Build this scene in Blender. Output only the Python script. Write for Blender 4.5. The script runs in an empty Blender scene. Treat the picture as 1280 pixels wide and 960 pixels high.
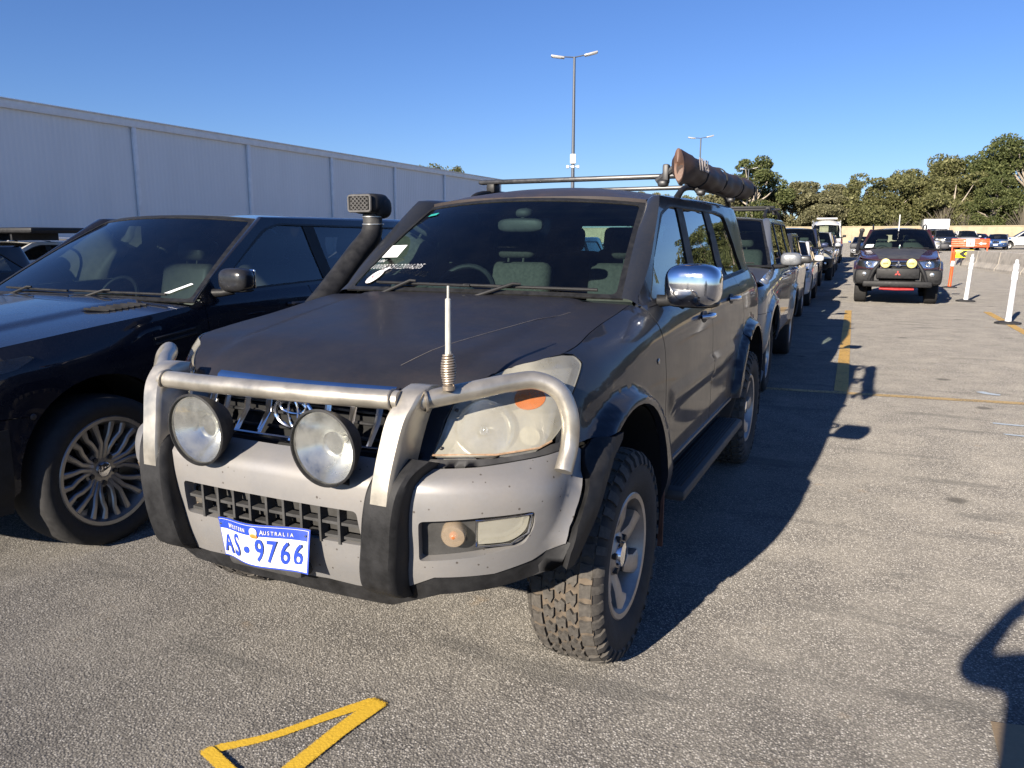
import bpy, bmesh, math, random
import numpy as np
from math import radians, sin, cos, pi
from mathutils import Vector, Matrix, Euler
from mathutils.geometry import delaunay_2d_cdt
from mathutils.bvhtree import BVHTree

SC = bpy.context.scene
COL = SC.collection
# ---------- camera ----------
cam = bpy.data.cameras.new('camera'); cam.sensor_width = 36; cam.lens = 27.03; cam.clip_end = 3000; cam.clip_start = .02
camo = bpy.data.objects.new('camera', cam); COL.objects.link(camo)
camo.location = (0, 0, 1.535); camo.rotation_euler = (radians(90-10.72), 0, radians(23.93)); SC.camera = camo
SC.render.resolution_x = 1024; SC.render.resolution_y = 768
# ---------- sky and sun ----------
SUN_EL, SUN_AZ = radians(21.6), radians(11.83)
world = bpy.data.worlds.new('World'); SC.world = world; world.use_nodes = True
wn = world.node_tree.nodes; wl = world.node_tree.links
sky = wn.new('ShaderNodeTexSky'); sky.sky_type = 'NISHITA'; sky.sun_disc = False
sky.sun_elevation = SUN_EL; sky.sun_rotation = radians(180)+SUN_AZ
sky.air_density = 1.0; sky.dust_density = .1; sky.ozone_density = 2.8; sky.altitude = 0
hs = wn.new('ShaderNodeHueSaturation'); hs.inputs['Saturation'].default_value = 1.05; wl.new(sky.outputs[0], hs.inputs['Color']); mt = wn.new('ShaderNodeMix'); mt.data_type = 'RGBA'; mt.blend_type = 'MULTIPLY'; mt.inputs[0].default_value = 1; mt.inputs[7].default_value = (.54, .67, 1.0, 1); wl.new(hs.outputs[0], mt.inputs[6]); wl.new(mt.outputs[2], wn['Background'].inputs[0]); wn['Background'].inputs[1].default_value = .062
sun = bpy.data.lights.new('sun', 'SUN'); sun.energy = 4.6; sun.angle = radians(.53); sun.color = (1, .90, .76)
suno = bpy.data.objects.new('sun', sun); COL.objects.link(suno)
sd = Vector((sin(SUN_AZ)*cos(SUN_EL), cos(SUN_AZ)*cos(SUN_EL), -sin(SUN_EL)))
suno.rotation_euler = sd.to_track_quat('-Z', 'Y').to_euler(); suno.location = (-5, -20, 12)
SC.view_settings.view_transform = 'Standard'; SC.view_settings.look = 'None'; SC.view_settings.exposure = 1.15; SC.view_settings.gamma = 1
SC.cycles.max_bounces = 8; SC.cycles.transparent_max_bounces = 12; SC.cycles.caustics_reflective = False; SC.cycles.caustics_refractive = False
SC.cycles.sample_clamp_indirect = 6
rnd = random.Random(7); nrs = np.random.RandomState(5)

# ---------- surface engine (numpy) ----------
def catmull(pts, n=12, closed=False):
    P = [np.array(p, float) for p in pts]; out = []
    N = len(P); rng = range(N if closed else N-1)
    for i in rng:
        p1 = P[i]; p2 = P[(i+1) % N]
        p0 = P[i-1] if (i > 0 or closed) else 2*p1-p2
        p3 = P[(i+2) % N] if (i+2 < N or closed) else 2*p2-p1
        d0 = max(np.linalg.norm(p1-p0), 1e-6)**.5; d1 = max(np.linalg.norm(p2-p1), 1e-6)**.5; d2 = max(np.linalg.norm(p3-p2), 1e-6)**.5
        m1 = (p1-p0)/d0-(p2-p0)/(d0+d1)+(p2-p1)/d1; m2 = (p2-p1)/d1-(p3-p1)/(d1+d2)+(p3-p2)/d2
        m1 = m1*d1; m2 = m2*d1
        for k in range(n):
            t = k/n; t2 = t*t; t3 = t2*t
            out.append(p1*(2*t3-3*t2+1)+m1*(t3-2*t2+t)+p2*(-2*t3+3*t2)+m2*(t3-t2))
    if not closed: out.append(P[-1])
    return np.array(out)

def slopes(X, Y):  # rows: N x K  (pchip slopes)
    h = np.diff(X, axis=-1); d = np.diff(Y, axis=-1)/h
    m = np.zeros_like(Y)
    a, b = d[..., :-1], d[..., 1:]; ha, hb = h[..., :-1], h[..., 1:]
    w1 = 2*hb+ha; w2 = hb+2*ha
    with np.errstate(divide='ignore', invalid='ignore'):
        v = (w1+w2)/(w1/a+w2/b)
    m[..., 1:-1] = np.where(a*b > 0, v, 0)
    m[..., 0] = d[..., 0]; m[..., -1] = d[..., -1]
    return m

def pchip(xk, yk, x):   # xk (K), yk (K) or (M,K) ; x (N) -> (N) or (M,N)
    xk = np.asarray(xk, float); yk = np.asarray(yk, float); x = np.clip(np.asarray(x, float), xk[0], xk[-1])
    m = slopes(np.broadcast_to(xk, yk.shape), yk)
    i = np.clip(np.searchsorted(xk, x, side='right')-1, 0, len(xk)-2)
    h = xk[i+1]-xk[i]; t = (x-xk[i])/h
    y0, y1, m0, m1 = yk[..., i], yk[..., i+1], m[..., i], m[..., i+1]
    return y0*(2*t**3-3*t**2+1)+m0*h*(t**3-2*t**2+t)+y1*(-2*t**3+3*t**2)+m1*h*(t**3-t**2)

class Wrap:
    """outer skin of a car: u runs along the plan curve from the nose centre round to the tail, v is height"""
    def __init__(s, plan, zk, keys):
        c = catmull(plan, 40)
        d = np.r_[0, np.cumsum(np.linalg.norm(np.diff(c, axis=0), axis=1))]
        s.c, s.d, s.L = c, d, d[-1]
        g = np.gradient(c, d, axis=0); g /= np.linalg.norm(g, axis=1)[:, None]
        k = np.ones(31)/31
        n = np.stack([g[:, 1], -g[:, 0]], 1)
        n = np.stack([np.convolve(np.pad(n[:, j], 15, mode='edge'), k, 'valid') for j in (0, 1)], 1)
        s.n = n/np.linalg.norm(n, axis=1)[:, None]
        s.zk = np.array(zk, float); s.uk = []; s.ok = []
        for yy, side, row in keys:      # yy: either ('u',value) or y on the flank
            s.uk.append(s.u_of_y(yy, side)); s.ok.append(row)
        s.ok = np.array(s.ok, float); s.bumps = []
    def u_of_y(s, y, part='side'):
        if part == 'u': return y
        if part == 'L': return s.L
        lo = int(np.argmax(s.c[:, 1] > -99)); i = int(np.searchsorted(s.c[:, 1], y))
        i = min(max(i, 1), len(s.c)-1)
        t = (y-s.c[i-1, 1])/max(s.c[i, 1]-s.c[i-1, 1], 1e-9)
        return float(s.d[i-1]+t*(s.d[i]-s.d[i-1]))
    def off(s, U, V):
        rows = pchip(s.uk, s.ok.T, U).T           # N x K
        K = len(s.zk); X = np.broadcast_to(s.zk, rows.shape)
        m = slopes(X, rows); V2 = np.clip(V, s.zk[0], s.zk[-1])
        i = np.clip(np.searchsorted(s.zk, V2, side='right')-1, 0, K-2); r = np.arange(len(V))
        h = s.zk[i+1]-s.zk[i]; t = (V2-s.zk[i])/h
        o = rows[r, i]*(2*t**3-3*t**2+1)+m[r, i]*h*(t**3-2*t**2+t)+rows[r, i+1]*(-2*t**3+3*t**2)+m[r, i+1]*h*(t**3-t**2)
        for b in s.bumps: o = o+b(s, U, V)
        return o
    def P(s, U, V, off=0, side=1):
        U = np.asarray(U, float).ravel(); V = np.asarray(V, float).ravel()
        o = s.off(U, V)
        x = np.interp(U, s.d, s.c[:, 0]); y = np.interp(U, s.d, s.c[:, 1])
        nx = np.interp(U, s.d, s.n[:, 0]); ny = np.interp(U, s.d, s.n[:, 1])
        e = .006
        slope = (s.off(U, V+e)-s.off(U, V-e))/(2*e)
        w = 1/np.sqrt(1+slope**2)
        z = V+off*(-slope)*w; oo = o+off*w
        return np.stack([(x+nx*oo)*side, y+ny*oo, z], 1)

def arch_bump(yc, zc, r, w, amp, fade=.06, zmax=9, sharp=.03):
    def f(s, U, V):
        y = U-s.u_of_y(0.0); uc = s.u_of_y(yc)-s.u_of_y(0.0)
        d = np.hypot(y-uc, V-zc)
        t = np.clip((r+w-d)/sharp, 0, 1); t = t*t*(3-2*t)
        q = np.clip((V-zc+.30)/.2, 0, 1)
        return amp*t*np.clip(1-(V-zmax)/.03, 0, 1)
    return f
def ridge_bump(y0, y1, z0, z1, h, amp, ends=.03, edge=.006):
    def f(s, U, V):
        a = s.u_of_y(y0); b = s.u_of_y(y1)
        t = np.clip((U-a)/(b-a), 0, 1); zc = z0+(z1-z0)*t
        q = np.clip((h/2-np.abs(V-zc))/edge+.5, 0, 1)
        e = np.clip((U-a)/ends, 0, 1)*np.clip((b-U)/ends, 0, 1)
        return amp*q*e
    return f
# ---------- object helpers ----------
def tag(o, label=None, cat=None, group=None, kind=None):
    if label: o['label'] = label
    if cat: o['category'] = cat
    if group: o['group'] = group
    if kind: o['kind'] = kind
    return o
def empty(name, loc=(0, 0, 0), rz=0):
    o = bpy.data.objects.new(name, None); COL.objects.link(o); o.location = loc; o.rotation_euler = (0, 0, rz); o.empty_display_size = .2
    return o
def mesh_obj(name, verts, faces, mats, parent=None, smooth=40, midx=None):
    me = bpy.data.meshes.new(name); me.from_pydata([tuple(map(float, v)) for v in verts], [], [tuple(int(i) for i in f) for f in faces])
    for m in (mats if isinstance(mats, (list, tuple)) else [mats]): me.materials.append(m)
    if midx is not None: me.polygons.foreach_set('material_index', midx)
    me.update()
    if smooth:
        me.polygons.foreach_set('use_smooth', [True]*len(me.polygons)); me.set_sharp_from_angle(angle=radians(smooth))
    o = bpy.data.objects.new(name, me); COL.objects.link(o)
    if parent: o.parent = parent
    return o
def children(o): return [c for c in bpy.data.objects if c.parent == o]
def copy_tree(o, parent=None):
    c = o.copy(); COL.objects.link(c)
    if parent: c.parent = parent
    for ch in children(o): copy_tree(ch, c)
    return c

class M:
    """collects shapes into ONE mesh"""
    def __init__(s): s.v = []; s.f = []; s.mi = []; s.n = 0
    def add(s, V, F, mi=0, T=None):
        V = np.asarray(V, float)
        if T is not None:
            T = np.array(T); V = V@T[:3, :3].T+T[:3, 3]
        s.v.append(V); s.f += [tuple(i+s.n for i in f) for f in F]; s.mi += [mi]*len(F); s.n += len(V); return s
    def build(s, name, mats, parent=None, smooth=40):
        return mesh_obj(name, np.concatenate(s.v), s.f, mats, parent, smooth, s.mi)
    def box(s, c, d, mi=0, T=None):
        x, y, z = [k/2 for k in d]
        V = np.array([(i*x, j*y, k*z) for i in (-1, 1) for j in (-1, 1) for k in (-1, 1)])+np.array(c)
        return s.add(V, [(0, 1, 3, 2), (4, 6, 7, 5), (0, 4, 5, 1), (2, 3, 7, 6), (0, 2, 6, 4), (1, 5, 7, 3)], mi, T)
    def rbox(s, c, d, r=.01, mi=0, T=None, seg=2):
        bm = bmesh.new(); bmesh.ops.create_cube(bm, size=1)
        for v in bm.verts: v.co = Vector((v.co.x*d[0], v.co.y*d[1], v.co.z*d[2]))
        bmesh.ops.bevel(bm, geom=bm.edges[:]+bm.verts[:], offset=min(r, min(d)*.49), segments=seg, profile=.5, affect='EDGES')
        bm.verts.index_update(); V = np.array([v.co[:] for v in bm.verts])+np.array(c); F = [[v.index for v in f.verts] for f in bm.faces]; bm.free()
        return s.add(V, F, mi, T)
    def blob(s, c, d, p=2.5, mi=0, T=None, n=20, m=12):
        V = []; F = []
        def q(a, e): return math.copysign(abs(a)**e, a)
        e = 2/p
        for i in range(m+1):
            ph = -pi/2+pi*i/m
            for j in range(n):
                th = 2*pi*j/n
                V.append((c[0]+d[0]/2*q(cos(ph), e)*q(cos(th), e), c[1]+d[1]/2*q(cos(ph), e)*q(sin(th), e), c[2]+d[2]/2*q(sin(ph), e)))
        for i in range(m):
            for j in range(n): F.append((i*n+j, i*n+(j+1) % n, (i+1)*n+(j+1) % n, (i+1)*n+j))
        return s.add(V, F, mi, T)
    def tube(s, path, r, mi=0, n=12, closed=False, cap=True, sm=0, T=None):
        P = np.array(path, float)
        R = np.array(r if isinstance(r, (list, tuple, np.ndarray)) else [r]*len(P), float)
        if sm:
            Q = catmull(P, sm, closed); R = np.interp(np.linspace(0, 1, len(Q)), np.linspace(0, 1, len(R)), R); P = Q
        N = len(P); V = []; up = None
        for i in range(N):
            a = P[(i-1) % N] if (closed or i > 0) else P[i]; b = P[(i+1) % N] if (closed or i < N-1) else P[i]
            t = b-a; t = t/(np.linalg.norm(t)+1e-12)
            if up is None:
                up = np.array([0, 0, 1.]) if abs(t[2]) < .9 else np.array([1., 0, 0])
            up = up-t*(up@t); up /= np.linalg.norm(up); w = np.cross(t, up)
            for j in range(n):
                th = 2*pi*j/n; V.append(P[i]+R[i]*(cos(th)*up+sin(th)*w))
        F = []
        for i in range(N if closed else N-1):
            for j in range(n):
                k = (i+1) % N
                F.append((i*n+j, i*n+(j+1) % n, k*n+(j+1) % n, k*n+j))
        if cap and not closed: F += [tuple(range(n))[::-1], tuple((N-1)*n+j for j in range(n))]
        return s.add(V, F, mi, T)
    def lathe(s, prof, mi=0, n=48, T=None, arc=2*pi, axis='x'):
        """prof: (axial, radius) turned about the local x axis"""
        V = []; F = []; full = abs(arc-2*pi) < 1e-6; cnt = n if full else n+1
        for a, r in prof:
            for j in range(cnt):
                th = arc*j/n
                V.append((a, r*cos(th), r*sin(th)) if axis == 'x' else (r*cos(th), r*sin(th), a))
        for i in range(len(prof)-1):
            for j in range(n):
                k = (j+1) % cnt
                F.append((i*cnt+j, i*cnt+k, (i+1)*cnt+k, (i+1)*cnt+j))
        return s.add(V, F, mi, T)
    def sweep(s, path, secs, mi=0, cap=True, T=None):
        """secs: list of point rings (same count) already in 3D"""
        V = np.concatenate([np.array(q, float) for q in secs]); n = len(secs[0]); F = []
        for i in range(len(secs)-1):
            for j in range(n): F.append((i*n+j, i*n+(j+1) % n, (i+1)*n+(j+1) % n, (i+1)*n+j))
        if cap: F += [tuple(range(n))[::-1], tuple((len(secs)-1)*n+j for j in range(n))]
        return s.add(V, F, mi, T)
    def grid(s, A, mi=0, T=None, flip=False):
        A = np.array(A, float); a, b = A.shape[:2]; F = []
        for i in range(a-1):
            for j in range(b-1):
                q = (i*b+j, i*b+j+1, (i+1)*b+j+1, (i+1)*b+j); F.append(q[::-1] if flip else q)
        return s.add(A.reshape(-1, 3), F, mi, T)

def inside(poly, X, Y):
    poly = np.asarray(poly); r = np.zeros(len(X), bool); n = len(poly)
    x1, y1 = poly[:, 0], poly[:, 1]; x2, y2 = np.roll(x1, -1), np.roll(y1, -1)
    for i in range(n):
        c = ((y1[i] > Y) != (y2[i] > Y))
        if c.any():
            xi = (x2[i]-x1[i])*(Y-y1[i])/(y2[i]-y1[i]+1e-15)+x1[i]
            r ^= c & (X < xi)
    return r
def densify(poly, step):
    out = []
    for i in range(len(poly)):
        a = np.array(poly[i], float); b = np.array(poly[(i+1) % len(poly)], float); L = np.linalg.norm(b-a)
        if L < 1e-5: continue
        k = max(1, int(math.ceil(L/step)))
        for j in range(k): out.append(a+(b-a)*j/k)
    return np.array(out)
def rounded(pts, r, n=5):
    """polygon with rounded corners; r number or list"""
    out = []; N = len(pts); R = r if isinstance(r, (list, tuple)) else [r]*N
    for i in range(N):
        p = np.array(pts[i], float); a = np.array(pts[i-1], float)-p; b = np.array(pts[(i+1) % N], float)-p
        la, lb = np.linalg.norm(a), np.linalg.norm(b); q = min(R[i], la*.48, lb*.48)
        if q < 1e-4: out.append(p); continue
        A = p+a/la*q; B = p+b/lb*q
        for k in range(n+1):
            t = k/n; out.append(A*(1-t)**2+2*p*t*(1-t)+B*t*t)
    return [tuple(o) for o in out]
def patch(name, mat, parent, fn, outline, holes=(), step=.04, off=0., lip=.016, mm=None, mi=0, edge_round=.0):
    """panel cut from surface fn(U,V,off): outline + holes in (u,v), with a turned-in edge of depth lip"""
    loops = [densify(outline, step)]+[densify(h, step) for h in holes]
    allb = np.concatenate(loops); lo, hi = allb.min(0), allb.max(0)
    gx, gy = np.meshgrid(np.arange(lo[0], hi[0]+step, step), np.arange(lo[1], hi[1]+step*.87, step*.87))
    gx = gx+(np.arange(gx.shape[0]) % 2)[:, None]*step/2; gx, gy = gx.ravel(), gy.ravel()
    ok = inside(loops[0], gx, gy)
    for h in loops[1:]: ok &= ~inside(h, gx, gy)
    gx, gy = gx[ok], gy[ok]
    if len(gx):
        dm = np.full(len(gx), 9.)
        for i in range(0, len(allb), 256):
            dm = np.minimum(dm, np.hypot(gx[:, None]-allb[None, i:i+256, 0], gy[:, None]-allb[None, i:i+256, 1]).min(1))
        gx, gy = gx[dm > step*.5], gy[dm > step*.5]
    pts = [Vector((float(a), float(b))) for a, b in allb]+[Vector((float(a), float(b))) for a, b in zip(gx, gy)]
    edges = []; k = 0
    for l in loops:
        edges += [(k+i, k+(i+1) % len(l)) for i in range(len(l))]; k += len(l)
    vo, eo, fo, ov, oe, of = delaunay_2d_cdt(pts, edges, [], 0, 1e-6)
    V2 = np.array([v[:] for v in vo]); F = np.array([f for f in fo if len(f) == 3])
    c = V2[F].mean(1); ok = inside(loops[0], c[:, 0], c[:, 1])
    for h in loops[1:]: ok &= ~inside(h, c[:, 0], c[:, 1])
    F = F[ok]
    P = fn(V2[:, 0], V2[:, 1], off); Q = fn(V2[:, 0], V2[:, 1], off-lip)
    # orient outwards
    n = np.cross(P[F[:, 1]]-P[F[:, 0]], P[F[:, 2]]-P[F[:, 0]]); o = (P-Q)[F].mean(1)
    fl = (n*o).sum(1) < 0; F[fl] = F[fl][:, ::-1]
    cnt = {}
    for f in F:
        for a, b in ((f[0], f[1]), (f[1], f[2]), (f[2], f[0])): cnt[(a, b)] = 1
    be = [(a, b) for (a, b) in cnt if (b, a) not in cnt]
    faces = [tuple(f) for f in F]
    if lip > 0:
        ids = sorted({a for e in be for a in e}); mp = {a: len(P)+i for i, a in enumerate(ids)}
        P = np.concatenate([P, Q[ids]])
        faces += [(b, a, mp[a], mp[b]) for a, b in be]
    if mm is not None:
        mm.add(P, faces, mi); return mm
    return mesh_obj(name, P, faces, mat, parent, 50)
def text_mesh(txt, size, mat, parent, T, name='lettering', extrude=.0006, shear=0, bold=0, spacing=1, align='CENTER', xs=1):
    cu = bpy.data.curves.new('t', 'FONT'); cu.body = txt; cu.size = size; cu.extrude = extrude; cu.shear = shear; cu.offset = bold
    cu.align_x = align; cu.align_y = 'CENTER'; cu.space_character = spacing; cu.resolution_u = 3
    o = bpy.data.objects.new('t', cu); COL.objects.link(o)
    dg = bpy.context.evaluated_depsgraph_get(); dg.update()
    me = bpy.data.meshes.new_from_object(o.evaluated_get(dg)); bpy.data.objects.remove(o)
    me.name = name; me.materials.clear(); me.materials.append(mat)
    me.transform(Matrix.Diagonal((xs, 1, 1, 1)))
    if T is not None: me.transform(T)
    ob = bpy.data.objects.new(name, me); COL.objects.link(ob); ob.parent = parent
    return ob
def frame(o, x, y, z=None):
    """4x4 with local axes x, y given as vectors at origin o"""
    x = Vector(x).normalized(); y = Vector(y); y = (y-x*y.dot(x)).normalized(); z = x.cross(y)
    return Matrix(((x.x, y.x, z.x, o[0]), (x.y, y.y, z.y, o[1]), (x.z, y.z, z.z, o[2]), (0, 0, 0, 1)))

# ---------- materials ----------
MATS = {}
def nmat(name):
    m = bpy.data.materials.new(name); m.use_nodes = True; t = m.node_tree; b = t.nodes['Principled BSDF']; return m, t.nodes, t.links, b
def noise(N, L, scale, detail=4, rough=.6, coord='Object', stretch=None, w=None):
    tc = N.new('ShaderNodeTexCoord'); nz = N.new('ShaderNodeTexNoise'); nz.inputs['Scale'].default_value = scale
    nz.inputs['Detail'].default_value = detail; nz.inputs['Roughness'].default_value = rough
    if stretch:
        mp = N.new('ShaderNodeMapping'); mp.inputs['Scale'].default_value = stretch; L.new(tc.outputs[coord], mp.inputs[0]); L.new(mp.outputs[0], nz.inputs['Vector'])
    else: L.new(tc.outputs[coord], nz.inputs['Vector'])
    return nz.outputs['Fac']
def ramp(N, L, src, stops):
    r = N.new('ShaderNodeValToRGB'); e = r.color_ramp.elements
    while len(e) < len(stops): e.new(.5)
    for el, (p, c) in zip(e, stops):
        el.position = p; el.color = (c, c, c, 1) if not isinstance(c, (tuple, list)) else tuple(c)+(1,)*(4-len(c))
    L.new(src, r.inputs[0]); return r.outputs[0]
def mixc(N, L, fac, a, b, mode='MIX'):
    m = N.new('ShaderNodeMix'); m.data_type = 'RGBA'; m.blend_type = mode
    for s, v in ((m.inputs[0], fac), (m.inputs[6], a), (m.inputs[7], b)):
        if isinstance(v, (int, float)): s.default_value = v
        elif isinstance(v, (tuple, list)): s.default_value = tuple(v)+(1,)*(4-len(v))
        else: L.new(v, s)
    return m.outputs[2]
def maprange(N, L, src, a, b, c, d):
    m = N.new('ShaderNodeMapRange'); m.inputs[1].default_value = a; m.inputs[2].default_value = b; m.inputs[3].default_value = c; m.inputs[4].default_value = d
    L.new(src, m.inputs[0]); return m.outputs[0]
def bump(N, L, b, src, strength=.3, dist=.01):
    bp = N.new('ShaderNodeBump'); bp.inputs['Strength'].default_value = strength; bp.inputs['Distance'].default_value = dist
    L.new(src, bp.inputs['Height']); L.new(bp.outputs[0], b.inputs['Normal']); return bp
def paint(name, col, metal=.3, rough=.35, coat=1., dust=.12, dustcol=(.30, .26, .21), dscale=3.5, coatr=.04, rusty=0, specks=0):
    m, N, L, b = nmat(name)
    n1 = noise(N, L, dscale, 6, .65); n2 = noise(N, L, 90, 3, .6)
    f = maprange(N, L, n1, .35, .75, dust*.25, dust*1.6)
    c = mixc(N, L, f, col, dustcol)
    c = mixc(N, L, maprange(N, L, n2, .3, .8, 0, .12), c, (dustcol[0]*.5, dustcol[1]*.5, dustcol[2]*.5))
    if rusty:
        n3 = noise(N, L, 9, 5, .7); c = mixc(N, L, ramp(N, L, n3, [(.5, 0), (.68, rusty)]), c, (.30, .17, .08))
    L.new(c, b.inputs['Base Color']); b.inputs['Metallic'].default_value = metal
    L.new(maprange(N, L, n1, .3, .8, rough, min(1, rough+.25)), b.inputs['Roughness'])
    b.inputs['Coat Weight'].default_value = coat
    L.new(maprange(N, L, n1, .3, .8, coatr, coatr+dust*.6), b.inputs['Coat Roughness'])
    b.inputs['Coat IOR'].default_value = 1.45; b.inputs['Specular IOR Level'].default_value = .12
    if specks:
        tc = N.new('ShaderNodeTexCoord'); vv = N.new('ShaderNodeTexVoronoi'); vv.inputs['Scale'].default_value = 38; L.new(tc.outputs['Object'], vv.inputs['Vector'])
        sc_ = N.new('ShaderNodeSeparateColor'); L.new(vv.outputs['Color'], sc_.inputs[0]); th = N.new('ShaderNodeMath'); th.operation = 'MULTIPLY'; L.new(sc_.outputs[0], th.inputs[0]); th.inputs[1].default_value = .16
        ls = N.new('ShaderNodeMath'); ls.operation = 'LESS_THAN'; L.new(vv.outputs['Distance'], ls.inputs[0]); L.new(th.outputs[0], ls.inputs[1])
        mu = N.new('ShaderNodeMath'); mu.operation = 'MULTIPLY'; L.new(ls.outputs[0], mu.inputs[0]); mu.inputs[1].default_value = specks; c = mixc(N, L, mu.outputs[0], c, (.05, .035, .025)); L.new(c, b.inputs['Base Color'])
    return m
def plain(name, col, rough=.6, metal=0, var=.25, scale=25, bmp=.0, spec=.5):
    m, N, L, b = nmat(name)
    n1 = noise(N, L, scale, 5, .6)
    dark = tuple(k*(1-var) for k in col); lite = tuple(min(1, k*(1+var)+.004) for k in col)
    L.new(mixc(N, L, maprange(N, L, n1, .3, .7, 0, 1), dark, lite), b.inputs['Base Color'])
    L.new(maprange(N, L, n1, .3, .7, max(0, rough-.08), min(1, rough+.1)), b.inputs['Roughness'])
    b.inputs['Metallic'].default_value = metal; b.inputs['Specular IOR Level'].default_value = spec
    if bmp: bump(N, L, b, noise(N, L, scale*6, 4, .7), bmp, .004)
    return m
def glass(name, tint=(.6, .7, .68), ior=1.5, dirt=.04, rough=.0, boost=1.):
    m, N, L, b = nmat(name); N.remove(b); out = N['Material Output']
    tr = N.new('ShaderNodeBsdfTransparent'); tr.inputs[0].default_value = tint+(1,)
    gl = N.new('ShaderNodeBsdfGlossy'); gl.inputs['Roughness'].default_value = rough; gl.inputs[0].default_value = (1, 1, 1, 1)
    fr = N.new('ShaderNodeFresnel'); fr.inputs[0].default_value = ior
    geo = N.new('ShaderNodeNewGeometry')
    # same fresnel seen from either face
    vm = N.new('ShaderNodeVectorMath'); vm.operation = 'SCALE'
    mr = maprange(N, L, geo.outputs['Backfacing'], 0, 1, 1, 1)
    mu = N.new('ShaderNodeMath'); mu.operation = 'MULTIPLY'; L.new(fr.outputs[0], mu.inputs[0]); mu.inputs[1].default_value = boost; mu.use_clamp = True
    mx = N.new('ShaderNodeMixShader'); L.new(mu.outputs[0], mx.inputs[0]); L.new(tr.outputs[0], mx.inputs[1]); L.new(gl.outputs[0], mx.inputs[2])
    df = N.new('ShaderNodeBsdfDiffuse'); df.inputs[0].default_value = (.36, .38, .38, 1)
    m2 = N.new('ShaderNodeMixShader'); n1 = noise(N, L, 6, 6, .7)
    L.new(maprange(N, L, n1, .35, .8, dirt*.4, dirt*2), m2.inputs[0]); L.new(mx.outputs[0], m2.inputs[1]); L.new(df.outputs[0], m2.inputs[2])
    L.new(m2.outputs[0], out.inputs[0]); N.remove(vm)
    return m
def haze_lens(name, col=(.62, .60, .52), clear=.45, rough=.3):
    m, N, L, b = nmat(name); out = N['Material Output']
    n1 = noise(N, L, 14, 5, .7); b.inputs['Base Color'].default_value = col+(1,)
    L.new(mixc(N, L, maprange(N, L, n1, .35, .75, 0, 1), col, tuple(k*.72 for k in col)), b.inputs['Base Color'])
    b.inputs['Roughness'].default_value = rough; b.inputs['Coat Weight'].default_value = .8; b.inputs['Coat Roughness'].default_value = .12
    tr = N.new('ShaderNodeBsdfTransparent'); tr.inputs[0].default_value = (.95, .95, .9, 1)
    mx = N.new('ShaderNodeMixShader'); L.new(maprange(N, L, n1, .3, .8, 1-clear-.15, 1-clear+.2), mx.inputs[0])
    L.new(tr.outputs[0], mx.inputs[1]); L.new(b.outputs[0], mx.inputs[2]); L.new(mx.outputs[0], out.inputs[0])
    return m

BLACKP = plain('black_plastic', (.015, .015, .016), .55, 0, .35, 18, .15, spec=.3)
DARKP = plain('dark_grey_plastic', (.045, .044, .043), .6, 0, .3, 14, .2)
RUBBER = plain('rubber', (.022, .021, .021), .8, 0, .35, 30, .3)
SEALR = plain('rubber_seal', (.012, .012, .012), .5, 0, .3, 30)
CHROME = plain('chrome', (.82, .82, .84), .07, 1, .06, 8)
ALLOY = plain('alloy_silver', (.50, .49, .47), .33, .85, .15, 14, .05)
DARKMETAL = plain('dark_metal', (.06, .06, .062), .45, .6, .3, 12)
VOID = plain('underbody_black', (.008, .008, .008), .9, 0, .3, 10)
TRIM = plain('interior_grey_trim', (.10, .10, .095), .7, 0, .15, 20)
CLOTH = plain('seat_cloth_grey', (.075, .07, .062), .9, 0, .3, 60, .2)
LEATHER = plain('seat_leather_ivory', (.13, .12, .10), .5, 0, .1, 20)
MIRROR = plain('mirror_glass', (.8, .82, .85), .02, 1, .02, 5)
WGLASS = glass('windscreen_glass', (.52, .68, .67), 1.5, .004)
FGLASS = glass('front_door_glass', (.45, .52, .52), 1.62, .008, boost=1.25)
SGLASS = glass('tinted_side_glass', (.10, .12, .12), 1.62, .015, boost=1.25)
DGLASS = glass('dark_privacy_glass', (.035, .04, .045), 1.62, .012, boost=1.3)
CLEAR = glass('clear_lens', (.93, .95, .95), 1.45, .05)
AMBER = haze_lens('amber_lens', (.75, .20, .04), .45, .15)
HLENS = haze_lens('hazed_lens', (.60, .57, .47), .50, .22)
RLENS = haze_lens('red_lens', (.45, .02, .015), .2, .2)
REFL = plain('lamp_reflector', (.80, .80, .80), .16, 1, .06, 10)
WHITEP = plain('white_card', (.78, .78, .77), .6, 0, .03, 30)
HZK = [.34,.45,.58,.66,.72,.79,.85,.90,.94,1.02,1.10,1.17,1.21,1.25,1.28,1.34,1.52,1.70,1.78]
HPLAN = [(0,-.765),(.2,-.762),(.4,-.748),(.55,-.715),(.67,-.65),(.77,-.55),(.835,-.41),(.868,-.22),(.88,0),(.882,.6),(.882,1.3),(.882,2.2),(.88,2.9),(.862,3.3),(.80,3.55),(.66,3.68),(.3,3.74),(0,3.75)]
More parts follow.
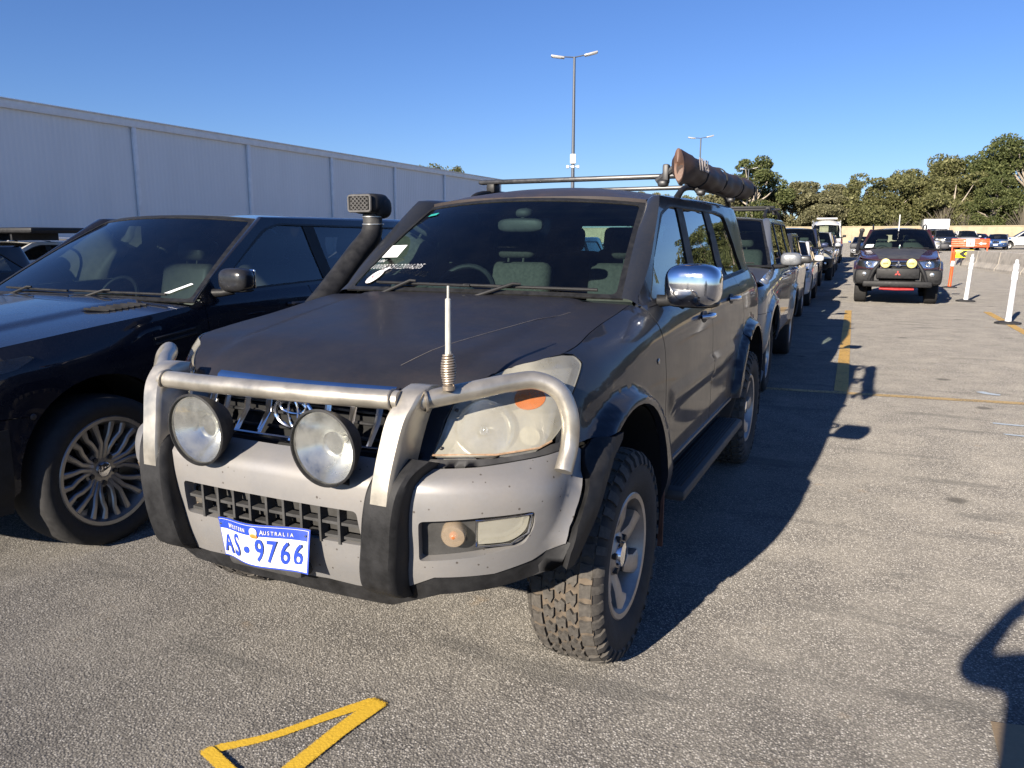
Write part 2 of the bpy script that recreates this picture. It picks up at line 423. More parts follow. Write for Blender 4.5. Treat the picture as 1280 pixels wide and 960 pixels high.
HKEYS = [
 (0,'u',     [.02,.05,.09,.10,.11,.115,.11,.035,-.05,-.06,-.08,-.13,-.2,-.3,-.35,-.4,-.5,-.6,-.7]),
 (.45,'u',   [.02,.05,.09,.10,.11,.115,.11,.025,-.03,-.065,-.105,-.16,-.2,-.3,-.35,-.4,-.5,-.6,-.7]),
 (.80,'u',   [.0,.03,.07,.09,.10,.105,.085,.02,-.015,-.06,-.11,-.165,-.2,-.3,-.35,-.4,-.5,-.6,-.7]),
 (-.46,'s',  [-.03,.02,.05,.06,.065,.06,.045,.02,.0,-.03,-.065,-.115,-.16,-.22,-.3,-.35,-.45,-.5,-.6]),
 (-.10,'s',  [-.06,-.03,0,.01,.01,.01,.01,.005,.0,-.008,-.030,-.075,-.14,-.20,-.24,-.28,-.35,-.4,-.5]),
 (.42,'s',   [-.06,-.03,0,.0,.0,0,0,0,0,-.004,-.012,-.03,-.06,-.105,-.15,-.16,-.19,-.24,-.27]),
 (.80,'s',   [-.06,-.03,-.005,.0,.0,0,0,0,0,-.002,-.008,-.022,-.036,-.056,-.085,-.105,-.15,-.195,-.225]),
 (2.2,'s',   [-.06,-.03,-.005,.0,.0,0,0,0,0,-.002,-.006,-.016,-.026,-.042,-.062,-.100,-.145,-.190,-.222]),
 (3.2,'s',   [-.06,-.03,-.005,.0,.0,0,0,0,0,-.002,-.006,-.016,-.026,-.042,-.062,-.100,-.145,-.195,-.23]),
 (3.75,'L',  [.02,.06,.09,.09,.07,.03,0,0,0,-.002,-.006,-.016,-.026,-.05,-.07,-.10,-.19,-.28,-.33]),
]
HBUMPS = [arch_bump(0,.40,.47,.14,.05,zmax=1.13,sharp=.035), arch_bump(2.79,.40,.47,.14,.05,zmax=1.13,sharp=.035), ridge_bump(.62,2.2,.845,.875,.085,.014)]
# ---------- wheels ----------
def tyre_profile(R, w, rr):
    h = w/2; sh = R-rr
    return [(-h*.72, rr-.005), (-h*.86, rr+.01), (-h*1.0, rr+sh*.35), (-h*1.01, rr+sh*.6), (-h*.94, R-.022), (-h*.80, R-.006), (-h*.4, R), (0, R+.001), (h*.4, R), (h*.80, R-.006), (h*.94, R-.022), (h*1.01, rr+sh*.6), (h*1.0, rr+sh*.35), (h*.86, rr+.01), (h*.72, rr-.005)]
def make_tyre(mm, R, w, rr, mi=0, blocks=False, seg=64):
    pr = tyre_profile(R-(.010 if blocks else 0), w, rr); mm.lathe(pr, mi, seg)
    h = w/2
    if not blocks:
        return
    mm.lathe([(-h*.82, R-.0125), (-h*.6, R-.009), (h*.6, R-.009), (h*.82, R-.0125)], mi+2, seg)
    # interlocking tread blocks, wavy rows, each with irregular outline
    rg = random.Random(3); rows = [(-.84, -.50, 36), (-.46, -.17, 36), (-.14, .14, 36), (.17, .46, 36), (.50, .84, 36)]
    for ri, (a0, a1, cnt) in enumerate(rows):
        for k in range(cnt):
            base = (k+(.5 if ri % 2 else 0))/cnt*2*pi
            dth = 2*pi/cnt
            am = (a0+a1)/2; aw = (a1-a0)/2
            if ri in (0, 4): shp = [(-1, -.42), (-.1, -.36), (.95, -.44), (1, .05), (.9, .40), (.0, .30), (-1, .42)] if ri == 4 else [(1, .42), (.1, .36), (-.95, .44), (-1, -.05), (-.9, -.40), (0, -.30), (1, -.42)]
            else: shp = [(-1.12, -.30), (-.3, -.46), (.35, -.22), (1.1, -.34), (1.02, .10), (.35, .44), (-.2, .18), (-1.0, .34)]
            if ri in (2,): shp = [(-p, q) for p, q in shp][::-1]
            pts = [((am+aw*.90*p*(1+rg.uniform(-.06, .06)))*h, base+dth*.90*q*(1+rg.uniform(-.12, .12))) for p, q in shp]
            ext = (ri in (0, 4))
            top = []; bot = []
            for a, th in pts:
                fr = abs(a/h); rad = R+.002-(.011*max(0, (fr-.5)/.34)**2)
                top.append((a*.985, rad*cos(th), rad*sin(th))); bot.append((a, (R-.018)*cos(th), (R-.018)*sin(th)))
            n = len(top); c = np.mean(top, 0)
            mm.add(top+bot, [tuple(range(n))]+[(i, n+i, n+(i+1) % n, (i+1) % n) for i in range(n)], mi+1)
            if ext:  # shoulder lug running down the sidewall
                sg = 1 if ri == 4 else -1
                L0 = [(sg*h*.84, R-.006), (sg*h*.97, R-.022), (sg*h*1.035, R-.05)]
                ths = (base-dth*.30, base+dth*(.26 if k % 2 else .14)); ring = []
                for th in ths: ring += [(a, r*cos(th), r*sin(th)) for a, r in L0]+[(a-sg*.012, (r-.014)*cos(th), (r-.014)*sin(th)) for a, r in L0[::-1]]
                q = len(ring)//2
                mm.add(ring, [(i, (i+1) % q, q+(i+1) % q, q+i) for i in range(q)]+[tuple(range(q))[::-1], tuple(range(q, 2*q))], mi+1)
def make_wheel(parent, R, w, rr, style, x, y, side, tmat, rmat, blocks=False, share=None, detail=True):
    if share:
        o = copy_tree(share, parent); o.location = (x, y, R-.004); o.rotation_euler = (share['spin']+.5, 0, 0) if side > 0 else (share['spin'], 0, pi); return o
    mm = M(); ox = w*.5
    # wheel = hub and brake, tyre and rim hang on it
    mm.lathe([(-.06, .0), (-.06, rr*.62), (-.04, rr*.66), (-.04, 0)], 0, 24); mm.lathe([(-.1, .09), (.02, .09), (.02, 0)], 0, 16)
    mm.box((-.03, rr*.3, rr*.42), (.07, .12, .10), 0)
    wo = mm.build('wheel', DARKMETAL, parent)
    t = M(); make_tyre(t, R, w, rr, 0, blocks, 64 if detail else 32); t.build('tyre', tmat, wo)
    r = M()
    r.lathe([(-ox*.8, rr-.004), (-ox*.8, rr-.03), (-ox*.3, rr-.05), (ox*.55, rr-.035), (ox*.78, rr-.018), (ox*.86, rr-.014), (ox*.88, rr+.004), (ox*.84, rr+.010), (ox*.74, rr+.004)], 0, 64 if detail else 32)
    def spoke(path, ws, th=.018, mi=0):
        # path: (radius, angle, axial) ; flat bar with raised middle
        secs = []
        pts = [np.array([ax, rd*cos(an), rd*sin(an)]) for rd, an, ax in path]
        for i, p in enumerate(pts):
            a = pts[max(0, i-1)]; b = pts[min(len(pts)-1, i+1)]; tt = b-a; tt[0] = 0; tt /= np.linalg.norm(tt)
            wd = np.cross(tt, [1, 0, 0.]); hw = ws[i]/2
            secs.append([p-wd*hw-np.array([th, 0, 0]), p-wd*hw, p-wd*hw*.55+np.array([.006, 0, 0]), p+wd*hw*.55+np.array([.006, 0, 0]), p+wd*hw, p+wd*hw-np.array([th, 0, 0])])
        r.sweep(None, secs, mi)
    fx = ox*.58
    if style == 'six':
        for k in range(6):
            a = 2*pi*k/6
            spoke([(.045, a, fx-.02), (.085, a+.03, fx-.01), (.13, a+.10, fx+.006), (.17, a+.17, fx+.012), (rr-.028, a+.24, fx+.02)], [.058, .070, .066, .070, .10], .035)
        r.lathe([(fx-.06, .0), (fx-.05, .085), (fx-.008, .082), (fx+.004, .068), (fx+.006, .048)], 0, 30)
        r.lathe([(fx+.006, .048), (fx+.022, .044), (fx+.026, .030), (fx+.026, 0)], 1, 24)
        for k in range(6):
            a = 2*pi*(k+.5)/6; r.lathe([(fx-.01, .013), (fx+.014, .012), (fx+.016, 0)], 2, 6, T=Matrix.Translation((0, .066*cos(a), .066*sin(a))))
    elif style == 'ten':
        for k in range(5):
            a = 2*pi*k/5
            for sg in (-1, 1):
                spoke([(.05, a+sg*.22, fx-.03), (.09, a+sg*.14, fx-.015), (.14, a+sg*.10, fx), (.19, a+sg*.17, fx+.008), (rr-.022, a+sg*.20, fx+.012)], [.030, .024, .024, .026, .036], .03)
                spoke([(.06, a+sg*.44, fx-.03), (.11, a+sg*.33, fx-.01), (.16, a+sg*.42, fx), (.20, a+sg*.50, fx+.008), (rr-.022, a+sg*.47, fx+.012)], [.026, .022, .026, .026, .036], .03)
        r.lathe([(fx-.06, .0), (fx-.06, .10), (fx-.03, .095), (fx-.02, .07), (fx-.02, .04)], 0, 30)
        r.lathe([(fx-.02, .04), (fx-.006, .036), (fx-.002, .03), (fx-.002, 0)], 1, 24)
        for k in range(5):
            a = 2*pi*(k+.5)/5; r.lathe([(fx-.03, .014), (fx-.012, .013), (fx-.010, 0)], 2, 6, T=Matrix.Translation((0, .07*cos(a), .07*sin(a))))
    else:
        ns = 5
        for k in range(ns):
            a = 2*pi*k/ns
            for sg in (-1, 1):
                spoke([(.05, a+sg*.3, fx-.02), (.12, a+sg*.16, fx), (rr-.02, a+sg*.2, fx+.01)], [.035, .03, .045], .03)
        r.lathe([(fx-.05, .0), (fx-.05, .085), (fx-.02, .08), (fx, .05), (fx+.006, 0)], 0, 24)
    r.build('rim', [rmat, CHROME, DARKMETAL], wo)
    wo['spin'] = .3*side
    wo.location = (x, y, R-.004); wo.rotation_euler = (.3, 0, 0 if side > 0 else pi)
    return wo

def qbez(A, B, C, n):
    t = np.linspace(0, 1, n)[:, None]; return A*(1-t)**2+2*C*t*(1-t)+B*t*t
class Cant:
    """A-pillar and cant rail: ruled strip from the windscreen/roof edge to the door-frame edge, bulged outwards"""
    pass
def std_wrap(hw, yf, yr, zb, zh, zbelt, zroof, tumb=.13, rnd_=1.):
    plan = [(0, yf), (.30*hw, yf+.008), (.55*hw, yf+.04*rnd_), (.74*hw, yf+.11*rnd_), (.87*hw, yf+.22*rnd_), (.95*hw, yf+.38*rnd_), (.985*hw, yf+.62), (hw*.998, yf+1.0), (hw, 1.2), (hw, yr-1.5), (hw*.995, yr-.9), (hw*.965, yr-.45), (hw*.88, yr-.16), (hw*.70, yr-.05), (.3*hw, yr-.005), (0, yr)]
    zk = [zb, zb+.10, zb+.28, zh-.16, zh-.05, zh+.03, zbelt-.04, zbelt+.01, zbelt+.06, (zbelt+zroof)/2, zroof-.04, zroof+.05]
    for i in range(1, len(zk)):
        if zk[i] <= zk[i-1]+.005: zk[i] = zk[i-1]+.01
    keys = [(0, 'u', [.0, .03, .04, .02, -.01, -.06, -.16, -.3, -.4, -.5, -.6, -.7]),
            (.8, 'u', [-.02, .02, .03, .015, -.012, -.07, -.18, -.3, -.4, -.5, -.6, -.7]),
            (-.15, 's', [-.05, -.01, 0, 0, -.012, -.045, -.12, -.17, -.22, -.3, -.4, -.5]),
            (.5, 's', [-.06, -.02, 0, 0, -.005, -.015, -.05, -.09, -.12, -.17, -.24, -.27]),
            (.9, 's', [-.06, -.02, -.003, 0, -.003, -.010, -.030, -.062, -.078, -.078-tumb*.5, -.078-tumb, -.10-tumb-.02]),
            (yr-1.1, 's', [-.06, -.02, -.003, 0, -.003, -.010, -.026, -.058, -.075, -.078-tumb*.5, -.078-tumb, -.10-tumb-.02]),
            (yr, 'L', [.0, .04, .04, .01, 0, -.005, -.015, -.03, -.045, -.13, -.24, -.29])]
    return Wrap(plan, zk, keys)

class Car: pass
def greenhouse(C, root, W, g, step, paintm, roofm=None, inner=True, gl=None, dgl=None, rail_mat=None):
    """windscreen, roof, pillars, side frames and side glass.
    g: ws_base(x,yc,ye,z), ws_top(x,yc,ye,z), roof_z (list y,z), roof_end, zrail, dlo polygon in (y,z), pillars list[(yb0,yb1,yt0,yt1)], frame front edge"""
    bx, byc, bye, bz = g['ws_base']; tx, tyc, tye, tz = g['ws_top']; bow = g.get('bow', .035); crown = g.get('crown', .035)
    roofm = roofm or paintm; gl = gl or WGLASS; dgl = dgl or SGLASS
    def wsf(U, V, off=0):
        U = np.asarray(U); V = np.asarray(V)
        x = U*(bx+(tx-bx)*V); y = (byc+(bye-byc)*U**2)*(1-V)+(tyc+(tye-tyc)*U**2)*V
        z = (bz+.012*(1-U**2))*(1-V)+(tz+crown*(1-U**2))*V
        n = np.array([0, -(tz-bz), (tyc-byc)]); n = n/np.linalg.norm(n)
        b = bow*4*V*(1-V)*.35
        return np.stack([x+0*n[0], y+n[1]*(b+off), z+n[2]*(b+off)], 1)
    e = .965; vt = .965
    ws = patch('windscreen', gl, root, wsf, rounded([(-e, .03), (e, .03), (e, vt), (-e, vt)], [.04, .04, .05, .05]), step=max(step*2, .06), off=-.004, lip=.004)
    seal = patch('windscreen_seal', SEALR, root, wsf, [(-1.005, -.0), (1.005, -.0), (1.005, 1.0), (-1.005, 1.0)], [rounded([(-e, .03), (e, .03), (e, vt), (-e, vt)], [.04, .04, .05, .05])], step=max(step*2, .06), off=0, lip=.008)
    ry = np.array([p[0] for p in g['roof_z']]); rz = np.array([p[1] for p in g['roof_z']])
    yend = g['roof_end']; xend = g.get('roof_xend', tx*.86)
    def rxe(Y): return np.interp(Y, [tye, yend-.8, yend], [tx, tx*1.0, xend])
    def roofzz(X, Y):
        xe = rxe(Y); q = np.abs(X)/xe
        edge = tz+(pchip(ry, rz, Y)-rz[0])*.5
        c = pchip(ry, rz, Y)
        return edge+(c-edge)*(1-q**2.2)
    def rf(U, V, off=0):  # U=x/xe , V = 0..1 along
        U = np.asarray(U); V = np.asarray(V); y0 = tyc+(tye-tyc)*U**2
        Y = y0+(yend-y0)*V; X = U*rxe(Y); return np.stack([X, Y, roofzz(X, Y)+off], 1)
    ns = 14; nr = 22
    patch('roof', roofm, root, rf, [(-1, .004), (1, .004), (1, 1), (-1, 1)], step=max(step*1.6, .05), lip=.02)
    # inner curve
    I = [wsf([1.0], [t])[0] for t in np.linspace(0, 1, ns)]+[rf([1.0], [t])[0] for t in np.linspace(0.02, 1, nr)]
    fb, ft = g['frame_front']  # (y,z) bottom and top of the door-frame leading edge
    zr = g['zrail']
    def fz(t): return fb[1]+(ft[1]-fb[1])*t
    def fy(t): return fb[0]+(ft[0]-fb[0])*t+g.get('apex', 0)*4*t*(1-t)
    O = [W.P([W.u_of_y(fy(t))], [fz(t)])[0] for t in np.linspace(0, 1, ns)]
    y1 = g.get('rail_end', yend-.12)
    for t in np.linspace(0.02, 1, nr):
        yy = ft[0]+(y1-ft[0])*t; O.append(W.P([W.u_of_y(yy)], [ft[1]+(zr(yy)-ft[1]) if callable(zr) else zr])[0])
    I = np.array(I); O = np.array(O)
    for sgn in (1, -1):
        mm = M(); rows = []
        for i in range(len(I)):
            a, b = I[i], O[i]; tg = (I[min(i+1, len(I)-1)]+O[min(i+1, len(I)-1)]-I[max(i-1, 0)]-O[max(i-1, 0)])
            tg = tg/np.linalg.norm(tg); d = b-a; n = np.cross(d, tg); n = n/(np.linalg.norm(n)+1e-9)
            if n[2] < 0 and abs(n[2]) > .2: n = -n
            if n[0] < 0 and abs(n[2]) <= .2: n = -n
            cpt = (a+b)/2+n*np.linalg.norm(d)*g.get('pbulge', .30)
            r_ = qbez(a, b, cpt, 8); r_[:, 0] *= sgn; rows.append(r_)
        rows = np.array(rows)
        mm.grid(rows, 0, flip=(sgn < 0))
        mm.build('pillar_rail', paintm if not rail_mat else rail_mat, root, 60)
    # side frame with glass opening
    dlo = g['dlo']; zr_ = (lambda y: zr(y)) if callable(zr) else (lambda y: zr)
    out = [(W.u_of_y(fy(t)), fz(t)) for t in np.linspace(0, 1, 8)]
    ye = g['frame_end']
    out += [(W.u_of_y(y), zr_(y)) for y in np.linspace(ft[0]+.05, y1, 12)]
    zbf = g['zbelt']
    if g.get('tail_wrap', True):
        ue = W.L; zt = zr_(y1)
        out += [(W.u_of_y(y1)+(ue-W.u_of_y(y1))*t, zt+.01*sin(pi*t/2)) for t in (.25, .5, .75, 1)]
        if g.get('tailwin'): tw0, tz0, tz1 = g['tailwin']; out += [(ue, tz1), (tw0+.04, tz1), (tw0, tz1-.04), (tw0, tz0+.03), (tw0+.03, tz0), (ue, tz0)]
        out += [(ue-(ue-W.u_of_y(ye))*t, zbf(ye)) for t in (0, .25, .5, .75)]
    out += [(W.u_of_y(y), zbf(y)) for y in np.linspace(ye, fb[0]+.03, 14)]
    dl = [(W.u_of_y(y), z) for y, z in dlo]
    for sgn in (1, -1):
        fn = lambda U, V, off=0, s_=sgn: W.P(U, V, off, s_)
        patch('side_frame', paintm, root, fn, out, [dl], step=step, lip=.02)
        # glass split by pillars
        ds = np.array(dlo); U0 = W.u_of_y(ds[:, 0].min()-.2); U1 = W.u_of_y(ds[:, 0].max()+.2)
        z0 = ds[:, 1].min()-.05; z1 = ds[:, 1].max()+.05
        edges = [(ds[:, 0].min()-.2, ds[:, 0].min()-.2)]
        for p in g['pillars']:
            poly = [(W.u_of_y(p[0]), z0), (W.u_of_y(p[1]), z0), (W.u_of_y(p[3]), z1), (W.u_of_y(p[2]), z1)]
            poly = clip_poly(poly, dl)
            if len(poly) > 2: patch('window_pillar', g.get('pillar_mat', BLACKP), root, fn, poly, step=step, off=-.004, lip=.02)
        bounds = [None]+list(g['pillars'])+[None]
        for i in range(len(bounds)-1):
            a, b = bounds[i], bounds[i+1]
            la = (W.u_of_y(a[1]), W.u_of_y(a[3])) if a else (U0, U0)
            lb = (W.u_of_y(b[0]), W.u_of_y(b[2])) if b else (U1, U1)
            poly = clip_poly([(la[0], z0), (lb[0], z0), (lb[1], z1), (la[1], z1)], dl)
            if len(poly) > 2: patch('side_window', dgl if i > 0 or g.get('alldark') else g.get('frontglass', dgl), root, fn, poly, step=step*1.5, off=-.010, lip=.003)
        # rubber surround ring
        c = np.array(dl).mean(0); inn = [tuple(c+(np.array(p)-c)*np.array([1-.014/max(.1, abs(p[0]-c[0])), 1-.012/max(.06, abs(p[1]-c[1]))])) for p in dl]
        patch('window_seal', SEALR, root, fn, dl, [inn], step=step, off=.001, lip=.012)
    C.wsf, C.rf, C.roofzz, C.rxe = wsf, rf, roofzz, rxe
def clip_poly(subj, clip):
    """Sutherland-Hodgman against a convex-ish polygon (dlo)"""
    area = sum(clip[i][0]*clip[(i+1) % len(clip)][1]-clip[(i+1) % len(clip)][0]*clip[i][1] for i in range(len(clip)))
    cl = clip if area > 0 else clip[::-1]; out = [np.array(p, float) for p in densify(subj, .03)]
    for i in range(len(cl)):
        a = np.array(cl[i], float); b = np.array(cl[(i+1) % len(cl)], float)
        if np.linalg.norm(b-a) < 1e-6: continue
        res = []; n = len(out)
        def sd(p): return (b[0]-a[0])*(p[1]-a[1])-(b[1]-a[1])*(p[0]-a[0])
        for j in range(n):
            p, q = out[j], out[(j+1) % n]; sp, sq = sd(p), sd(q)
            if sp >= 0: res.append(p)
            if (sp >= 0) != (sq >= 0): res.append(p+(q-p)*sp/(sp-sq))
        out = res
        if len(out) < 3: return []
    o2 = [out[0]]
    for p in out[1:]:
        if np.linalg.norm(p-o2[-1]) > .003: o2.append(p)
    return [tuple(p) for p in o2]
def arch_pts(yc, zc, r, zbot, W, n=18, front=True):
    """arch line from the rear foot to the front foot (going over the top), in (u,z)"""
    uc = W.u_of_y(yc); a0 = math.asin(np.clip((zbot-zc)/r, -1, 1)); out = []
    for k in range(n+1):
        a = a0+(pi-2*a0)*k/n; out.append((uc+r*cos(a), zc+r*sin(a)))
    return out
def seat(mm, x, y, z, mi=0, w=.50, head=True):
    mm.rbox((x, y, z+.10), (w, .52, .18), .06, mi, seg=3)
    T = Matrix.Translation((x, y+.28, z+.14)) @ Matrix.Rotation(radians(-14), 4, 'X')
    mm.rbox((0, 0, .30), (w, .14, .62), .06, mi, T=T, seg=3)
    if head:
        mm.rbox((0, 0, .72), (.27, .10, .17), .045, mi, T=T, seg=3)
        for s_ in (-.05, .05): mm.tube([(s_, 0, .58), (s_, 0, .70)], .007, mi, 6, T=T)
def interior(root, C, hw, ys, zseat, zbelt, yd, mat, trim, wheel_side=-1, rear=True):
    mm = M()
    for x in (-.37, .37): seat(mm, x, ys, zseat)
    mm.build('front_seat', mat, root)
    if rear:
        mm = M()
        for x in (-.42, 0, .42): seat(mm, x, ys+.95, zseat+.03, w=.42)
        mm.build('rear_seat', mat, root)
    mm = M()
    mm.rbox((0, yd+.16, zbelt-.10), (hw*1.72, .42, .16), .05); mm.rbox((0, yd+.36, zbelt-.22), (hw*1.7, .12, .3), .04)
    mm.rbox((.38*wheel_side, yd+.38, zbelt-.02), (.36, .12, .09), .04)
    mm.build('dashboard', trim, root)
    mm = M(); T = frame((.37*wheel_side, yd+.56, zbelt-.05), (1, 0, 0), (0, .42, .9))
    ring = [(.185*cos(a), .185*sin(a), 0) for a in np.linspace(0, 2*pi, 33)[:-1]]
    mm.tube(ring, .014, 0, 8, closed=True, T=T); mm.blob((0, 0, -.01), (.17, .13, .06), 2.5, 0, T=T)
    for a in (0, pi, -pi/2): mm.tube([(.05*cos(a), .05*sin(a), 0), (.18*cos(a), .18*sin(a), 0)], .012, 0, 6, T=T)
    mm.build('steering_wheel', BLACKP, root)
    return
def mirror_unit(root, side, base, ctr, size, shell, stalkm=BLACKP, low=None):
    mm = M(); x, y, z = ctr; sx = side
    mm.blob((x*sx, y, z), size, 3.2, 0, n=28, m=16)
    mm.tube([(base[0]*sx, base[1], base[2]), ((base[0]+ctr[0])/2*sx, (base[1]+y)/2, base[2]+.005), ((x-size[0]*.15)*sx, y+.01, z-size[2]*.42)], [.028, .022, .026], 1, 10)
    mm.blob((x*sx, y+.012, z-size[2]*.40), (size[0]*.92, size[1]*.85, size[2]*.22), 3, 1, n=24, m=8)
    o = mm.build('wing_mirror', [shell, stalkm], root)
    g = M(); g.rbox((x*sx, y+size[1]*.46, z+.005), (size[0]*.84, .012, size[2]*.78), .02); g.build('mirror_glass', MIRROR, o)
    return o
def wipers(root, C, specs):
    for (u0, v0, u1, v1) in specs:
        mm = M(); a = C.wsf([u0], [v0], .018)[0]; b = C.wsf([u1], [v1], .018)[0]; mid = a+(b-a)*.45
        piv = C.wsf([u0+(.05 if u1 > u0 else -.05)], [-.06], .0)[0]
        mm.tube([piv, C.wsf([(u0*.6+u1*.4)], [v0*.5+.02], .03)[0], mid+np.array([0, -.01, .012])], [.009, .007, .006], 0, 8)
        mm.tube([a, mid, b], .006, 0, 6); mm.tube([a+(b-a)*.02-np.array([0, -.004, .006]), b-np.array([0, -.004, .006])], .003, 0, 5)
        mm.lathe([(0, .0), (0, .018), (.02, .016), (.022, 0)], 0, 12, axis='z', T=Matrix.Translation(Vector(piv)))
        mm.build('wiper', BLACKP, root)
# ---------- the big dusty four-wheel drive ----------
def build_hero():
    P_ = paint('faded_grey_paint', (.015, .019, .028), .05, .34, .62, .05, (.16, .14, .12), 2.5)
    HOODM = paint('peeling_hood_paint', (.015, .016, .022), .05, .5, .33, .07, (.11, .10, .10), 4, .22, rusty=.02)
    BAR = plain('tarnished_bar_alloy', (.50, .46, .39), .36, .72, .22, 9, .06)
    SILVER = paint('silver_bumper_paint', (.245, .245, .25), .35, .42, .4, .2, (.33, .28, .22), 5, .3, specks=.7)
    W = Wrap(HPLAN, HZK, HKEYS); W.bumps = HBUMPS
    C = Car(); C.W = W
    ang = math.atan2(.07890, 2.76493)
    root = empty('parked_car', (-1.5952, 2.6353, 0), 0); root.rotation_euler = (0, 0, -ang)
    tag(root, 'dusty dark grey four-wheel drive with alloy bull bar, two spotlights, snorkel and roof awning', 'car')
    u = W.u_of_y
    L = lambda U, V, off=0: W.P(U, V, off, 1)
    def F(U, V, off=0):
        U = np.asarray(U, float); p = W.P(np.abs(U), V, off, 1); p[:, 0] *= np.where(U < 0, -1, 1); return p
    sides = [(1, L), (-1, lambda U, V, off=0: W.P(U, V, off, -1))]
    ZS = ([-.72, -.653, -.607, -.563, -.492, -.45, -.39, -.30, -.05, .2, .45, .6], [1.02, 1.051, 1.087, 1.112, 1.138, 1.153, 1.164, 1.172, 1.204, 1.238, 1.268, 1.275])
    ZC = ([-.72, -.66, -.55, -.4, 0, .42, .6], [1.080, 1.102, 1.132, 1.165, 1.225, 1.285, 1.29])
    zs = lambda y: pchip(ZS[0], ZS[1], np.atleast_1d(y)); zc = lambda y: pchip(ZC[0], ZC[1], np.atleast_1d(y))
    ysm = np.linspace(-.29, .45, 12); seam = [(u(y), float(zs(y)[0])) for y in ysm]
    seamxy = [W.P([a], [b])[0] for a, b in seam]
    def hood(X, Y, off=0):
        X = np.asarray(X, float); Y = np.asarray(Y, float)
        xs = np.interp(Y, [-.72, -.653, -.607, -.563, -.492, -.45, -.39, -.317]+[p[1] for p in seamxy[1:]], [.44, .478, .548, .59, .64, .687, .731, .761]+[p[0] for p in seamxy[1:]])
        q = np.clip(np.abs(X)/xs, 0, 1.1); z = zc(Y)-(zc(Y)-zs(Y))*q**2.4
        t = np.clip((.56-.10*np.clip(-Y, 0, 1)-np.abs(X))/.05, 0, 1); z = z+.013*t*t*(3-2*t)*np.clip((Y+.66)/.25, 0, 1)
        d = np.abs(X)
        z = z-.012*np.clip((-.67-Y)/.035, 0, 1)**2
        return np.stack([X, Y, z+off], 1)
    C.hood = hood
    right = [(.757, -.321), (.728, -.394), (.684, -.454), (.636, -.496), (.586, -.567), (.544, -.611), (.475, -.657), (.42, -.682), (.36, -.694), (.2, -.704)]
    half = [(p[0]-.004, p[1]) for p in seamxy[::-1]]+right
    cowl = [(x, .45-.06*(1-(x/.70)**2)) for x in np.linspace(-.68, .68, 12)]
    outline = cowl+half+[(0, -.707)]+[(-x, y) for x, y in half[::-1]]
    hd = patch('hood', HOODM, root, hood, outline, step=.035, lip=.02)
    sc = M(); a = np.array([(t, y) for t, y in zip(np.linspace(.30, .58, 14), np.linspace(-.55, .22, 14))])
    # fine pale scratch across the panel
    pp = hood(a[:, 0], a[:, 1], .0012); sc.grid(np.stack([pp-np.array([.0015, 0, 0]), pp+np.array([.0015, 0, 0])], 1)); sc.build('scratch', plain('scratch_primer', (.16, .14, .12), .7), hd)
    # cowl panel under the wipers
    def cw(X, Y, off=0):
        p = hood(X, np.minimum(Y, .44), off); p[:, 1] = Y; p[:, 2] -= .02+np.clip(Y-.40, 0, 1)*.0; return p
    patch('cowl', BLACKP, root, cw, [(-.70, .36), (.70, .36), (.71, .60), (-.71, .60)], step=.08, lip=.01)
    # fenders and doors
    ac, ar = .49, .465
    fa = [(u(.463), .45)]+[p for p in arch_pts(0, ac, ar, .45, W, 22) if True]
    arch = arch_pts(0, ac, ar, .45, W, 24)          # rear foot -> over top -> front
    archf = [p for p in arch if p[0] > u(-.20)]
    fo = [(1.075, 1.172), (1.130, 1.164), (1.150, 1.137), (1.085, 1.090), (1.016, 1.037), (.958, .962), (.925, .916), (1.0, .908), (u(-.20), .910)]
    fo += archf[::-1]+[(u(.565), .45), (u(.567), .87), (u(.55), 1.10), (u(.50), 1.25)]+seam[::-1]
    for s_, fn in sides:
        patch('fender', P_, root, fn, fo, step=.022, lip=.03)
        d1 = rounded([(u(.572), .56), (u(1.537), .56), (u(1.537), 1.268), (u(.515), 1.262), (u(.556), 1.10), (u(.573), .87)], [.03, .03, .02, .01, .01, .01], 3)
        d = patch('door', P_, root, fn, d1, step=.028, lip=.02)
        ra = arch_pts(2.79, ac, ar, .56, W, 24); rap = [p for p in ra if p[0] < u(2.50)]
        d2 = [(u(1.543), .56)]+[(p[0]-.004, p[1]) for p in rap[::-1]]+[(u(2.50), .93), (u(2.54), 1.05), (u(2.46), 1.300), (u(1.543), 1.277)]
        dd = patch('door', P_, root, fn, d2, step=.028, lip=.02)
        raf = [p for p in arch_pts(2.79, ac, ar, .45, W, 24) if p[0] >= u(2.50)]
        q = [(u(2.506), .93)]+[p for p in raf[::-1]]+[(u(3.3), .55), (u(3.4), .60), (W.L, .62), (W.L, 1.30), (u(3.3), 1.315), (u(2.465), 1.300), (u(2.546), 1.05)]
        patch('quarter_panel', P_, root, fn, q, step=.03, lip=.02)
        patch('rear_bumper', SILVER, root, fn, [(u(3.26), .42), (W.L, .40), (W.L, .612), (u(3.4), .592), (u(3.3), .542)], step=.04, off=.02, lip=.03)
        patch('sill', VOID, root, fn, [(u(.46), .40), (u(2.34), .40), (u(2.34), .565), (u(.46), .565)], step=.06, off=-.03, lip=.02)
        patch('belt_moulding', BLACKP, root, fn, [(u(.56), 1.252)]+[(u(y), 1.256+.021*(y-.6)) for y in np.linspace(.66, 3.0, 14)]+[(u(y), 1.272+.021*(y-.6)) for y in np.linspace(3.0, .6, 14)], step=.03, off=.002, lip=.01)
        # pale strip along the door bottoms
        patch('door_trim', plain('worn_trim', (.25, .24, .23), .4, .5) if s_ > 0 else DARKP, root, fn, [(u(.60), .556), (u(2.2), .556), (u(2.2), .570), (u(.60), .570)], step=.03, off=.008, lip=.01)
